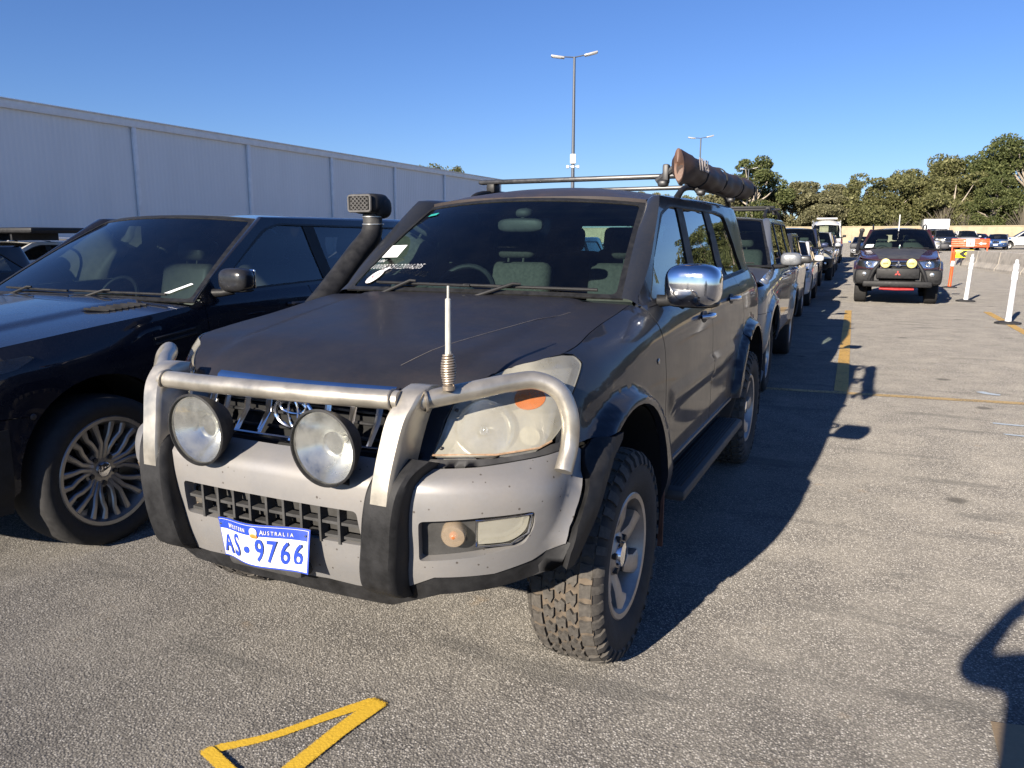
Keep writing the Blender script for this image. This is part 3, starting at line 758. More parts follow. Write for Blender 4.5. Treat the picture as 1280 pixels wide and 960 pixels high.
        for dr, yh, zh in ((d, 1.345, 1.150), (dd, 2.125, 1.185)):
            h = M(); c0 = fn([u(yh)], [zh])[0]; sx = s_
            h.blob((c0[0]+.0*sx, yh, zh-.006), (.020, .13, .062), 2.6, 1, n=18, m=8)
            h.tube([(c0[0]+.006*sx, yh-.085, zh), (c0[0]+.042*sx, yh-.05, zh+.003), (c0[0]+.046*sx, yh+.03, zh+.003), (c0[0]+.010*sx, yh+.085, zh)], [.011, .013, .013, .011], 0, 10, sm=5)
            h.build('door_handle', [CHROME, DARKP], dr)
            k = M(); p = fn([u(yh+.06)], [zh-.07])[0]
        # side step
        st = M(); st.rbox((.895*s_, 1.36, .435), (.155, 1.52, .055), .022); 
        for yy in (.8, 1.36, 1.9): st.box((.78*s_, yy, .42), (.2, .05, .04))
        stp = st.build('side_step', DARKP, root)
        gr = M()
        for k in range(7): gr.rbox(((.845+.016*k)*s_, 1.36, .464), (.006, 1.40, .006), .002)
        gr.build('step_grip', RUBBER, stp)
        # wheel housings, mudflaps
        for yy in (0, 2.79):
            lin = M(); lin.lathe([(.52*s_, .0), (.52*s_, .47), (.86*s_, .462), (.905*s_, .455)], 0, 36, T=Matrix.Translation((0, yy, ac)) @ Matrix.Rotation(radians(-25), 4, 'X'), arc=radians(172))
            lin.build('wheel_housing', VOID, root)
            mf = M(); mf.rbox((.822*s_, yy+.475, .43), (.185, .012, .37), .004); mf.build('mudflap', plain('rusty_brown_mudflap', (.11, .045, .028), .75, 0, .4, 12) if yy == 0 else RUBBER, root)
    # tail
    for s_, fn in sides: patch('rear_window', WGLASS, root, fn, [(u(3.6), 1.33), (W.L, 1.33), (W.L, 1.66), (u(3.62), 1.66)], step=.06, off=.004, lip=.004)
    for s_, fn in sides: patch('tail_light', RLENS, root, fn, [(u(3.48), .95), (u(3.62), .95), (u(3.60), 1.25), (u(3.46), 1.28)], step=.03, off=.008, lip=.02)
    # greenhouse
    zbl = lambda y: 1.262+.021*(y-.6)
    dlo = rounded([(.64, zbl(.64)+.004), (2.98, zbl(2.98)+.004), (2.66, 1.685), (2.4, 1.702), (1.25, 1.702), (1.05, 1.655), (.76, 1.42)], [.03, .05, .05, .02, .03, .04, .03], 4)
    g = dict(ws_base=(.70, .39, .49, 1.290), ws_top=(.60, 1.06, 1.15, 1.705), crown=.032, bow=.04, roof_z=[(1.05, 1.737), (1.22, 1.782), (1.6, 1.815), (2.3, 1.825), (3.0, 1.81), (3.5, 1.77)], roof_end=3.50,
             zrail=1.738, frame_front=((.50, 1.262), (1.12, 1.738)), apex=.0, dlo=dlo, pillars=[(1.43, 1.575, 1.40, 1.53), (2.20, 2.375, 2.02, 2.19)], frame_end=3.3, zbelt=lambda y: zbl(y), rail_end=3.32, pbulge=.26, frontglass=FGLASS, tailwin=(u(3.62), 1.35, 1.64))
    ROOFM = paint('faded_roof_paint', (.024, .022, .024), .1, .5, .35, .14, (.18, .14, .12), 3, .25, rusty=.08)
    greenhouse(C, root, W, g, .03, P_, ROOFM)
    interior(root, C, .80, 1.30, .66, 1.27, .50, CLOTH, TRIM, -1)
    hl_ = M(); hl_.rbox((0, 2.25, 1.69), (1.08, 1.9, .02), .01); hl_.build('headlining', TRIM, root)
    lg = M()
    for (x, y, z, a, b, c) in ((.15, 2.5, 1.32, .6, .5, .35), (-.3, 2.7, 1.30, .5, .4, .3), (.45, 2.2, 1.30, .35, .4, .42)): lg.blob((x, y, z), (a, b, c), 2.6)
    lg.build('luggage', plain('dark_luggage', (.03, .035, .04), .8, 0, .4, 8), root)
    im = M(); im.blob((.01, .98, 1.60), (.25, .045, .07), 3.2); im.tube([(.01, 1.0, 1.62), (.01, 1.05, 1.68)], .012, 0, 8); im.blob((.01, 1.03, 1.66), (.09, .08, .05), 2.5)
    im.build('interior_mirror', DARKP, root)
    pb = M()
    for x in (-.13, .13): pb.tube([(x, 1.45, .9), (x, 1.46, 1.45)], .03)
    # underbody and engine bay
    ub = M(); ub.box((0, 1.55, .62), (1.02, 3.9, .44)); ub.box((0, 1.9, .86), (1.50, 2.7, .44)); ub.box((0, -.05, .84), (1.16, .84, .32)); ub.box((0, -.60, .76), (.78, .14, .46))
    ub.box((0, 0, .42), (1.3, .10, .10)); ub.box((0, 2.79, .40), (1.3, .12, .12)); ub.build('underbody', VOID, root)
    ml = M(); ml.blob((-.55, -.2, .55), (.1, .1, .3)); 
    # wheels
    DT = plain('dusty_tyre_rubber', (.038, .034, .031), .85, 0, .4, 22, .3); TR = plain('worn_tread_blocks', (.075, .067, .058), .9, 0, .35, 60, .3)
    GR = plain('dusty_tread_groove', (.105, .082, .06), .95, 0, .4, 30)
    RM = plain('dusty_wheel_alloy', (.42, .38, .34), .4, .65, .25, 12, .1)
    m2 = bpy.data.materials['dusty_tyre_rubber']
    # groove dust only where the carcass faces outwards between the blocks: the tyre carcass carries the dust colour
    wf = make_wheel(root, .392, .262, .225, 'six', .792, 0, 1, [DT, TR, GR], RM, True)
    make_wheel(root, .392, .262, .225, 'six', -.792, 0, -1, None, None, share=wf)
    make_wheel(root, .392, .262, .225, 'six', .792, 2.79, 1, None, None, share=wf)
    make_wheel(root, .392, .262, .225, 'six', -.792, 2.79, -1, None, None, share=wf)
    # front bumper
    rt = [(0, .50), (.10, .50), (.20, .505), (.30, .500), (.40, .505), (.458, .522), (.541, .567), (.691, .573), (.791, .600), (.868, .645), (.885, .69), (.912, .735), (.968, .813), (1.004, .888), (.985, .905), (.866, .897), (.766, .893), (.658, .887), (.5, .884), (.44, .895), (.2, .90)]
    bo = rt+[(0, .90)]+[(-a, b) for a, b in rt[::-1][:-1]]
    vent = rounded([(-.350, .640), (.345, .645), (.335, .755), (-.340, .755)], .015)
    fog = lambda k: rounded([(k*a, b) for a, b in [(.505, .618), (.66, .636), (.765, .662), (.788, .715), (.788, .762), (.66, .759), (.51, .745)]], .014)
    bp = patch('front_bumper', SILVER, root, F, bo, [vent, fog(1), fog(-1)], step=.025, lip=.035)
    patch('bumper_recess', DARKP, bp, F, [(-.365, .62), (.365, .62), (.36, .77), (-.36, .77)], step=.05, off=-.10, lip=.001)
    gm = M()
    for zz in (.655, .700):
        pts = F(np.linspace(-.335, .335, 24), np.full(24, zz), -.018); gm.sweep(None, [[p+np.array([0, -.008, -.005]), p+np.array([0, -.008, .004]), p+np.array([0, .016, .006]), p+np.array([0, .016, -.007])] for p in pts])
    for uu in np.linspace(-.27, .27, 9):
        p0 = F([uu], [.640], -.02)[0]; p1 = F([uu], [.755], -.02)[0]; gm.box((p0+p1)/2, (.009, .035, .12))
    gm.build('air_intake_grille', DARKP, bp)
    # black lower valance and the strip under the headlights
    lo = [(0, .44), (.40, .44), (.55, .50), (.70, .515), (.80, .535), (.855, .575), (.880, .645), (.86, .655), (.791, .612), (.691, .585), (.541, .579), (.458, .534), (.40, .517), (0, .515)]
    patch('bumper_valance', BLACKP, root, F, lo+[(-a, b) for a, b in lo[::-1][1:-1]], step=.03, off=-.006, lip=.03)
    cn = M(); cn.rbox((.0, -.86, .535), (.30, .07, .05), .02); cn.build('towing_crossbar', DARKP, root)
    for s_, fn in sides:
        patch('bumper_strip', DARKP, root, fn, [(.47, .886), (.66, .889), (.766, .895), (.866, .899), (.96, .906), (.935, .924), (.888, .922), (.836, .910), (.708, .903), (.520, .903), (.47, .900)], step=.03, off=.001, lip=.02)
        # plastic arch extension between bumper and wheel
        ef = [(.895, .69), (.922, .735), (.978, .813), (1.010, .885), (1.06, .902), (u(-.20), .905), (1.185, .885), (1.10, .845), (1.03, .785), (.975, .715), (.930, .645), (.89, .575), (.865, .57), (.87, .62)]
        patch('arch_extension', BLACKP, root, fn, ef, step=.022, off=.012, lip=.045)
        # fog recess
        rc = patch('fog_lamp_recess', DARKP, bp, fn, [(.49, .60), (.80, .64), (.81, .78), (.49, .76)], step=.03, off=-.034, lip=.001)
        fl = patch('fog_lamp', HLENS, bp, fn, rounded([(.648, .672), (.728, .672), (.768, .700), (.776, .748), (.648, .742)], [.004, .03, .03, .006, .004]), step=.02, off=-.006, lip=.028)
        patch('fog_reflector', REFL, fl, fn, [(.652, .676), (.726, .676), (.764, .702), (.770, .744), (.652, .738)], step=.03, off=-.030, lip=.001)
        fr_ = M(); pts = F([s_*a for a in (.644, .730, .774, .782, .644)], [.666, .666, .696, .754, .748], -.004); fr_.tube(pts, .0045, 0, 6, closed=True); fr_.build('lamp_bezel', CHROME, fl)
        c0 = fn([.591], [.700], -.01)[0]; nrm = fn([.591], [.700], .0)[0]-c0; T = frame(c0, (1, 0, 0), (0, 0, 1)); T = Matrix.Translation(Vector(c0)) @ Vector(nrm).to_track_quat('Z', 'Y').to_matrix().to_4x4()
        im_ = M(); im_.lathe([(-.03, .036), (.004, .036), (.010, .032), (.013, .018), (.014, 0)], 0, 28, axis='z', T=T); io = im_.build('indicator_lamp', haze_lens('clear_indicator_lens', (.62, .48, .34), .55, .15), bp)
        bb = M(); bb.blob((0, 0, .0), (.026, .026, .03), 2, T=T); bb.build('bulb', AMBER, io)
    # headlights
    hlo = [(.525, .909), (.708, .909), (.841, .916), (.891, .930), (.945, .962), (1.004, 1.037), (1.070, 1.088), (1.138, 1.135), (1.122, 1.158), (1.058, 1.165), (.975, 1.164), (.883, 1.153), (.791, 1.135), (.675, 1.109), (.60, 1.083), (.558, 1.004)]
    for s_, fn in sides:
        h = patch('headlight', HLENS, root, fn, rounded(hlo, .012, 3), step=.025, off=.003, lip=.006)
        patch('lamp_housing', plain_cached('lamp_housing_silver', (.62, .60, .55), .28, .6, .12, 20), h, fn, hlo, [[(.69+.082*cos(a), .985+.072*sin(a)) for a in np.linspace(0, 2*pi, 29)[:-1]]], step=.04, off=-.040, lip=-.03)
        c0 = fn([.69], [.985], -.034)[0]; nn = fn([.69], [.985], .01)[0]-c0; T = Matrix.Translation(Vector(c0)) @ Vector(nn).to_track_quat('Z', 'Y').to_matrix().to_4x4()
        rf = M(); rf.lathe([(-.065, .012)]+[(-.065+.068*(r/.084)**2, r) for r in np.linspace(.015, .084, 10)]+[(.010, .087), (.004, .091), (-.02, .092)], 0, 36, axis='z', T=T); rf.blob((0, 0, -.035), (.026, .026, .05), 2, T=T); rf.build('reflector', REFL, h)
        am = [(.856+.056*cos(a), 1.054+.031*sin(a)+.02*cos(a)*.3) for a in np.linspace(0, 2*pi, 25)[:-1]]
        patch('turn_signal', AMBER, h, fn, am, step=.02, off=.0045, lip=.006)
        c1 = [(.835+.034*cos(a), .955+.026*sin(a)) for a in np.linspace(0, 2*pi, 21)[:-1]]
        patch('side_reflector', plain('reflector_ring', (.60, .56, .46), .35, .2), h, fn, c1, step=.02, off=-.012, lip=.004)
        eg = M(); e_ = fn([p[0] for p in hlo[:4]], [p[1] for p in hlo[:4]], .006); eg.tube(e_, .0032, 0, 6); eg.build('lens_edge', plain('yellowed_lens_edge', (.40, .26, .16), .5, 0, .4, 40), h)
        for (a, b) in ((.548, .925), (.590, 1.03)):
            sc_ = M(); sc_.blob(tuple(fn([a], [b], .006)[0]), (.012, .012, .012), 2, n=10, m=6); sc_.build('lens_screw', DARKMETAL, h)
        patch('front_panel', P_, root, fn, [(.36, .898), (.515, .900), (.548, 1.004), (.592, 1.080), (.5, 1.046), (.40, 1.035)], step=.03, off=-.004, lip=.02)
    # grille
    gp = patch('grille', VOID, root, F, [(-.40, .89), (.40, .89), (.40, 1.05), (-.40, 1.05)], step=.05, off=-.05, lip=.01)
    cm = M()
    for xx in (-.31, -.215, -.12, .12, .215, .31):
        pts = F([xx, xx*1.01, xx*1.02], [.915, .98, 1.04], -.010)
        cm.sweep(None, [[p+np.array([-w_, -.006, 0]), p+np.array([-w_*.3, -.016, 0]), p+np.array([w_*.3, -.016, 0]), p+np.array([w_, -.006, 0]), p+np.array([w_, .03, 0]), p+np.array([-w_, .03, 0])] for p, w_ in zip(pts, (.009, .012, .014))])
    for sgn in (-1, 1):
        pts = F([sgn*.375, sgn*.375, sgn*.375], [.91, .98, 1.035], .0); cm.tube(pts, .016, 0, 10)
    pts = F(np.linspace(-.37, .37, 25), np.full(25, 1.055), .004); cm.sweep(None, [[p+np.array([0, -.004, -.018]), p+np.array([0, -.012, .0]), p+np.array([0, -.004, .024]), p+np.array([0, .012, .034]), p+np.array([0, .03, .024]), p+np.array([0, .02, -.018])] for p in pts])
    pts = F(np.linspace(-.38, .38, 20), np.full(20, .912), .0); cm.tube(pts, .010, 0, 8)
    cm.build('chrome_bars', CHROME, gp)
    hm = M()
    for zz in (.94, .975, 1.01):
        pts = F(np.linspace(-.38, .38, 12), np.full(12, zz), -.03); hm.tube(pts, .006, 0, 6)
    hm.build('grille_slats', DARKMETAL, gp)
    em = M(); c0 = F([0], [.985], .012)[0]
    def ell(cx, cz, a, b, r):
        em.tube([(c0[0]+cx+a*cos(t), c0[1], c0[2]+cz+b*sin(t)) for t in np.linspace(0, 2*pi, 33)[:-1]], r, 0, 8, closed=True)
    ell(0, 0, .075, .050, .007); ell(0, .020, .052, .022, .005); ell(0, -.002, .020, .045, .005)
    em.build('emblem', CHROME, gp)
    # number plate
    pc = np.array([.022, -.930, .616]); pm = M(); nx_, nz_ = 24, 4; wP, hP = .350, .134
    def pl(a, b, o=0):
        y = -.024*cos(a*pi*.9)+.010*b*a; return pc+np.array([a*wP/2, y-o, b*hP/2+.010*(1-a*a)-.006*(a > .3)*(a-.3)+.006*a])
    for k, (lo_, hi_, o, mi) in enumerate(((-1, 1, 0, 0), (-.93, .93, .0012, 1))):
        A = np.array([[pl(a*(1 if k == 0 else .975), b, o) for a in np.linspace(-1, 1, nx_)] for b in (np.linspace(-1, 1, nz_) if k == 0 else np.linspace(-.93, .93, nz_))]); pm.grid(A, mi)
    A = np.array([[pl(a*.965, b, .0024) for a in np.linspace(-1, 1, nx_)] for b in np.linspace(.46, .92, 3)]); pm.grid(A, 2)
    A = np.array([[pl(a, b, -.003) for a in np.linspace(-1, 1, nx_)] for b in np.linspace(-1, 1, nz_)]); pm.grid(A, 3, flip=True)
    BLUE = plain('plate_blue', (.02, .06, .42), .4, 0, .06, 20); WHITEPL = plain('plate_white', (.74, .72, .67), .4, 0, .05, 12)
    plo = pm.build('number_plate', [BLUE, WHITEPL, BLUE, DARKP], root)
    def platetext(s, a, b, size, mat, xs=.9, bold=.0):
        p = pl(a, b, .0040); q = pl(a+.02, b, .0040); o = text_mesh(s, size, mat, plo, frame(p, q-p, (0, 0, 1)), 'lettering', .0004, bold=bold, xs=xs)
    for ch, a in zip(['A', 'S', '9', '7', '6', '6'], (-.77, -.45, .15, .37, .60, .82)): platetext(ch, a, -.24, .098, BLUE, .82 if ch in 'AS' else .68, .0016)
    dm = M(); p = pl(-.14, -.24, .0042); dm.lathe([(0, .011), (.0006, .011), (.0006, 0)], 0, 20, axis='z', T=frame(p, (1, 0, 0), (0, 0, 1))); dm.build('separator_dot', BLUE, plo)
    for i, ch in enumerate('WESTERN'): platetext(ch, -.58+.065*i-(.035 if i == 0 else 0), .66, .017 if i else .022, WHITEPL, .9)
    for i, ch in enumerate('AUSTRALIA'): platetext(ch, .20+.063*i, .66, .017 if i else .021, WHITEPL, .9)
    eo = M(); eo.blob(tuple(pl(.03, .64, .003)), (.030, .003, .028), 2.2, 0, n=16, m=8); eo.build('plate_badge', plain('badge_white', (.7, .66, .6), .5), plo)
    eo = M(); eo.blob(tuple(pl(.045, .47, .0045)), (.028, .003, .014), 2.2, 0, n=16, m=6); eo.build('plate_badge', plain('badge_orange', (.75, .22, .03), .5), plo)
    for a in (-.93, .93): b_ = M(); b_.blob(tuple(pl(a, .7, .003)), (.009, .006, .009), 2, n=10, m=6); b_.build('screw', CHROME, plo)
    # bull bar
    bb = M()
    bb.tube([(-.47, -.812, 1.075), (-.2, -.835, 1.080), (.2, -.835, 1.084), (.47, -.812, 1.086)], .0285, 0, 18, sm=6)
    bb.build('bull_bar_tube', BAR, root)
    WELD = plain('weld_metal', (.30, .27, .23), .5, .8, .4, 60)
    for s_ in (1, -1):
        for (px_, py_, pz_, dx_, dy_) in ((.452, -.815, 1.079+.005*s_, 1, 0), (.527, -.768, 1.083, .75, .66)):
            wr = M(); q_ = Vector((dx_*s_, dy_, .1)).to_track_quat('Z', 'Y').to_matrix().to_4x4(); wr.tube([(.031*cos(a), .031*sin(a), 0) for a in np.linspace(0, 2*pi, 21)[:-1]], .0045, 0, 6, closed=True, T=Matrix.Translation((px_*s_, py_, pz_)) @ q_); wr.build('weld_bead', WELD, root)
    for s_ in (1, -1):
        t = M(); t.tube([(.50*s_, -.79, 1.078), (.572*s_, -.72, 1.093), (.64*s_, -.655, 1.106), (.704*s_, -.58, 1.117), (.767*s_, -.53, 1.120), (.829*s_, -.505, 1.087), (.861*s_, -.50, 1.016), (.866*s_, -.51, .93), (.864*s_, -.553, .858)], .0275, 0, 18, sm=6)
        t.build('bull_bar_loop', BAR, root)
        up = M(); secs = []
        prof = [(.452, -.895, .800, .035, .085), (.457, -.888, .86, .035, .085), (.468, -.868, .95, .036, .085), (.483, -.842, 1.04, .037, .085), (.493, -.822, 1.075, .037, .080), (.497, -.802, 1.108, .037, .06), (.499, -.775, 1.120, .035, .035)]
        for x, y, z, w_, d_ in catmull(prof, 6):
            ring = []
            for (a, b) in ((-1, -.70), (-.93, -.88), (-.78, -1), (.78, -1), (.93, -.88), (1, -.70), (1, .9), (.9, 1), (-.9, 1), (-1, .9)): ring.append((x*s_+a*w_, y+.05+b*(d_*.75), z+b*-.004))
            secs.append(ring)
        up.sweep(None, secs); up.build('bull_bar_upright', BAR, root, 35)
        bf = M(); secs = []
        for x, y, z, w_, d_ in catmull(((.505, -.83, .912, .062, .03), (.478, -.868, .880, .062, .04), (.462, -.893, .835, .062, .045), (.450, -.905, .76, .061, .048), (.440, -.908, .66, .061, .045), (.428, -.903, .58, .062, .042), (.424, -.888, .525, .062, .040), (.424, -.86, .497, .060, .035)), 5):
            secs.append([(x*s_+a*w_, y+.04+b*d_, z-b*.010) for a, b in ((-1, -.5), (-.93, -.8), (-.75, -1), (.75, -1), (.93, -.8), (1, -.5), (1, 1), (-1, 1))])
        bf.sweep(None, secs); bf.build('bumper_buffer', BLACKP, root, 35)
    for x in (-.219, .275):
        ctr = (x, -.912, .950)
        T = Matrix.Translation(ctr) @ Matrix.Rotation(radians(90), 4, 'X') @ Matrix.Rotation(radians(2), 4, 'X')
        sm = M(); sm.lathe([(-.115, 0), (-.11, .035), (-.08, .072), (-.03, .102), (.0, .113), (.010, .1155), (.012, .109), (.002, .107)], 0, 44, axis='z', T=T)
        sm.tube([(x, -.86, .86), (x, -.84, .80)], .02, 0, 8); sm.tube([(x-.05, -.86, .84), (x+.05, -.86, .84)], .012, 0, 8)
        so = sm.build('spotlight', BLACKP, root)
        rf = M(); rf.lathe([(-.10, .012)]+[(-.095+.09*(r/.107)**2, r) for r in np.linspace(.02, .107, 16)], 0, 44, axis='z', T=T); rf.tube([(0, 0, -.10), (0, 0, -.05)], .010, 0, 10, T=T)
        rf.lathe([(-.040, .036), (-.048, .036), (-.048, 0)], 0, 24, axis='z', T=T)
        rf.build('reflector', plain('spot_reflector', (.88, .88, .86), .22, 1, .05, 6), so)
        ln = M(); ln.lathe([(.003, .108), (.010, .09), (.015, .05), (.017, 0)], 0, 44, axis='z', T=T); ln.build('lens', haze_lens('dusty_spot_lens', (.56, .56, .53), .80, .15), so)
    # aerial
    am = M(); ab = (.590, -.745, 1.115)
    am.lathe([(0, .018), (.012, .018), (.014, .012), (.02, .012)], 0, 16, axis='z', T=Matrix.Translation(ab))
    hel = [(ab[0]+(.0135+.006*sin(pi*min(1, max(0, t/12))))*cos(2*pi*t), ab[1]+(.0135+.006*sin(pi*t/12))*sin(2*pi*t), ab[2]+.015+.0072*t) for t in np.linspace(0, 12, 12*14)]
    am.tube(hel, .0034, 0, 6); am.tube([(ab[0], ab[1], ab[2]+.01), (ab[0], ab[1], ab[2]+.11)], .009, 1, 8)
    am.tube([(ab[0], ab[1], ab[2]+.10), (ab[0], ab[1], ab[2]+.115), (ab[0]+.002, ab[1], ab[2]+.255), (ab[0]+.002, ab[1], ab[2]+.258)], [.0085, .0085, .008, .005], 1, 12)
    am.tube([(ab[0]+.002, ab[1], ab[2]+.255), (ab[0]+.003, ab[1], ab[2]+.292)], .0035, 1, 8)
    am.build('aerial', [plain('worn_spring_steel', (.34, .28, .22), .45, .7, .3, 40), plain('white_aerial_rod', (.50, .49, .44), .5, .1, .15, 30)], root)
    # snorkel
    sn = M(); sn.tube([(-.885, .30, 1.10), (-.90, .50, 1.19), (-.895, .66, 1.31), (-.872, .82, 1.46), (-.852, .905, 1.545), (-.85, .93, 1.60)], [.05, .066, .064, .060, .057, .055], 0, 18, sm=6)
    so = sn.build('snorkel', BLACKP, root)
    cl = M(); cl.tube([(-.85, .93, 1.595), (-.852, .93, 1.665)], .052, 0, 20); cl.tube([(-.85+.054*cos(a), .93+.054*sin(a), 1.61) for a in np.linspace(0, 2*pi, 24)[:-1]], .005, 1, 6, closed=True)
    cl.tube([(-.85+.054*cos(a), .93+.054*sin(a), 1.65) for a in np.linspace(0, 2*pi, 24)[:-1]], .005, 1, 6, closed=True); cl.build('snorkel_neck', [DARKP, ALLOY], so)
    hd_ = M(); hd_.rbox((-.862, .93, 1.718), (.165, .15, .105), .035, seg=3); hd_.blob((-.82, .96, 1.70), (.10, .14, .12), 2.6); ho = hd_.build('snorkel_head', BLACKP, so)
    gg = M()
    yb = .845
    gg.box((-.868, yb, 1.718), (.140, .008, .082), 1)
    for k in range(-5, 6):
        for sg in (-1, 1):
            x0 = -.868+k*.025; pts = []
            for t in np.linspace(-.038, .038, 8):
                xx = x0+sg*t*1.1
                if abs(xx+.868) < .066: pts.append((xx, yb-.008, 1.718+t))
            if len(pts) > 1: gg.tube(pts, .0032, 0, 5)
    ring = rounded([(-.938, 1.677), (-.798, 1.677), (-.798, 1.759), (-.938, 1.759)], .012, 3); gg.tube([(a, yb-.006, b) for a, b in ring], .007, 0, 6, closed=True)
    gg.build('snorkel_mesh', [plain('grey_mesh', (.085, .082, .08), .6), VOID], so)
    # mirrors
    mirror_unit(root, 1, (.80, .68, 1.270), (.948, .705, 1.338), (.240, .15, .185), CHROME)
    mo = M(); mo.blob((-.895, .93, 1.375), (.085, .23, .18), 3, 0); mo.tube([(-.80, .72, 1.27), (-.86, .80, 1.28), (-.88, .88, 1.31)], .024, 1, 8); mo = mo.build('wing_mirror', [CHROME, BLACKP], root)
    g = M(); g.rbox((-.852, .93, 1.375), (.008, .19, .14), .02); g.build('mirror_glass', MIRROR, mo)
    # wipers
    wipers(root, C, [(-.72, .045, .05, .03), (.0, .035, .86, .035)])
    # roof rack
    for s_ in (1, -1):
        rr = M(); rr.tube([(.635*s_, 1.62, 1.745), (.64*s_, 1.74, 1.80), (.64*s_, 2.2, 1.825), (.63*s_, 3.1, 1.81), (.62*s_, 3.22, 1.76)], [.02, .016, .015, .016, .02], 0, 10, sm=5)
        for yy in (1.95, 2.95): rr.rbox((.635*s_, yy, 1.85), (.06, .09, .06), .012)
        rr.build('roof_rail', BLACKP, root)
    for yy, zz in ((1.95, 1.888), (2.95, 1.885)):
        cb = M(); cb.rbox((.0, yy, zz), (1.46, .060, .026), .010); cb.rbox((.0, yy, zz+.014), (1.40, .012, .004), .001, 1); cb.build('roof_rack_bar', [plain('black_bar_aluminium', (.06, .06, .062), .35, .6), RUBBER], root)
    # awning bag
    VIN = plain('brown_vinyl_bag', (.050, .029, .022), .62, 0, .5, 5, .35)
    aw = M(); secs = []; N = 60; rg = random.Random(2)
    ph = [rg.uniform(0, 6) for _ in range(8)]
    for i in range(N+1):
        t = i/N; y = 1.00+1.93*t; e = min(t, 1-t); rad = .060+.004*sin(t*23+ph[0])+.004*sin(t*51+ph[1])
        fl_ = 1+.18*max(0, (.05-e)/.05)
        ring = []
        for j in range(28):
            a = 2*pi*j/28; sqx = 1-.62*max(0, (.06-t)/.06)**1.5; sqz = 1+.22*max(0, (.06-t)/.06)
            r_ = rad*(1+.05*sin(3*a+8*t+ph[2])+.035*sin(7*a+31*t+ph[3])+.12*abs(cos(2*a))**3*(1 if e < .05 else .25))
            ring.append((.795+r_*cos(a)*.90*sqx, y-.03*max(0, sin(a))*(t < .05), 1.860-.016*sin(pi*t)+r_*sin(a)*sqz))
        secs.append(ring)
    aw.sweep(None, secs); ao = aw.build('rolled_awning', VIN, root, 60)
    tb = M(); tb.sweep(None, [[(.795+.024*cos(a)*k, y_-.03*max(0, sin(a)), 1.860+.073*sin(a)*k) for a in np.linspace(0, 2*pi, 25)[:-1]] for y_, k in ((1.003, 1.02), (.996, .92), (.993, .2))]); tb.build('awning_end_cap', plain('faded_tan_vinyl', (.15, .085, .06), .5, 0, .4, 8, .3), ao)
    for y_ in (1.35, 1.85, 2.4, 2.85):
        st = M(); st.tube([(.795+.062*cos(a), y_, 1.850+.066*sin(a)) for a in np.linspace(0, 2*pi, 25)[:-1]], .004, 0, 5, closed=True); st.build('awning_strap', RUBBER, ao)
    text_mesh('KINGS', .085, plain('faded_print', (.34, .30, .28), .6), ao, frame((.862, 1.22, 1.872), (0, 1, 0), (-.12, 0, 1)), 'lettering', .001, xs=.85)
    br = M()
    for y_ in (1.12, 1.95, 2.9):
        br = M(); br.rbox((.705, y_, 1.835), (.03, .04, .09), .008); br.tube([(.66, y_, 1.80), (.74, y_, 1.86)], .016, 0, 8); br.blob((.70, y_-.03, 1.79), (.05, .05, .035), 3)
        br.build('awning_bracket', DARKMETAL, root)
    # things stuck to or written on the windscreen
    def wpt(U, V, o=.0): return C.wsf([U], [V], o)[0]
    pm_ = M(); cs = [wpt(a, b, .001) for a, b in ((-.945, .330), (-.775, .325), (-.785, .462), (-.955, .468))]; pm_.add(cs, [(0, 1, 2, 3)])
    po = pm_.build('paper_notice', WHITEP, root, 0)
    lm = M()
    for k in range(5):
        b = .35+.02*k; a0, a1 = -.93, -.93+.06+.08*((k*7) % 3)/3; lm.add([wpt(a0, b, .003), wpt(a1, b, .003), wpt(a1, b+.005, .003), wpt(a0, b+.005, .003)], [(0, 1, 2, 3)])
    lm.build('printed_lines', plain('grey_ink', (.45, .45, .5), .7), po, 0)
    def wtext(s, U, V, size, slope, mat, **k):
        p = wpt(U, V, .004); q = wpt(U+.1, V+slope*.1, .004); w = wpt(U, V+.1, .004); return text_mesh(s, size, mat, root, frame(p, q-p, w-p), 'chalk_writing', .0003, align='LEFT', **k)
    CH = plain('white_paint_pen', (.85, .85, .84), .6)
    wtext('VIN', -.945, .285, .036, -.05, CH, shear=.35, xs=1.0, bold=-.0008)
    wtext('10008225122016205', -.955, .222, .056, -.02, CH, shear=.3, xs=.80, bold=-.0016)
    ov = M(); ov.add([wpt(-.825+.055*cos(a), .125+.062*sin(a)+.5*.055*cos(a), .002) for a in np.linspace(0, 2*pi, 25)[:-1]], [tuple(range(24))]); ov.tube([wpt(-.78, .18, .003), wpt(-.745, .215, .003)], .004, 0, 5)
    oo = ov.build('round_sticker', plain('sticker_white', (.72, .68, .68), .5), root, 0)
    tk = M(); tk.tube([wpt(-.85, .135, .004), wpt(-.84, .105, .004), wpt(-.795, .155, .004)], .0022, 0, 5); tk.build('tick_mark', plain('sticker_pink', (.55, .18, .2), .5), oo)
    gs = M(); gs.add([wpt(a, b, .001) for a, b in ((-.90, .835), (-.81, .845), (-.80, .875), (-.89, .868))], [(0, 1, 2, 3)]); gs.build('service_sticker', plain('teal_sticker', (.03, .35, .30), .5), root, 0)
    # small side badge
    for s_, fn in sides:
        sb = M(); p = fn([u(.445)], [1.045], .002)[0]; sb.blob(tuple(p), (.008, .030, .026), 2, n=12, m=8); sb.build('side_marker', ALLOY, root)
    return root, C
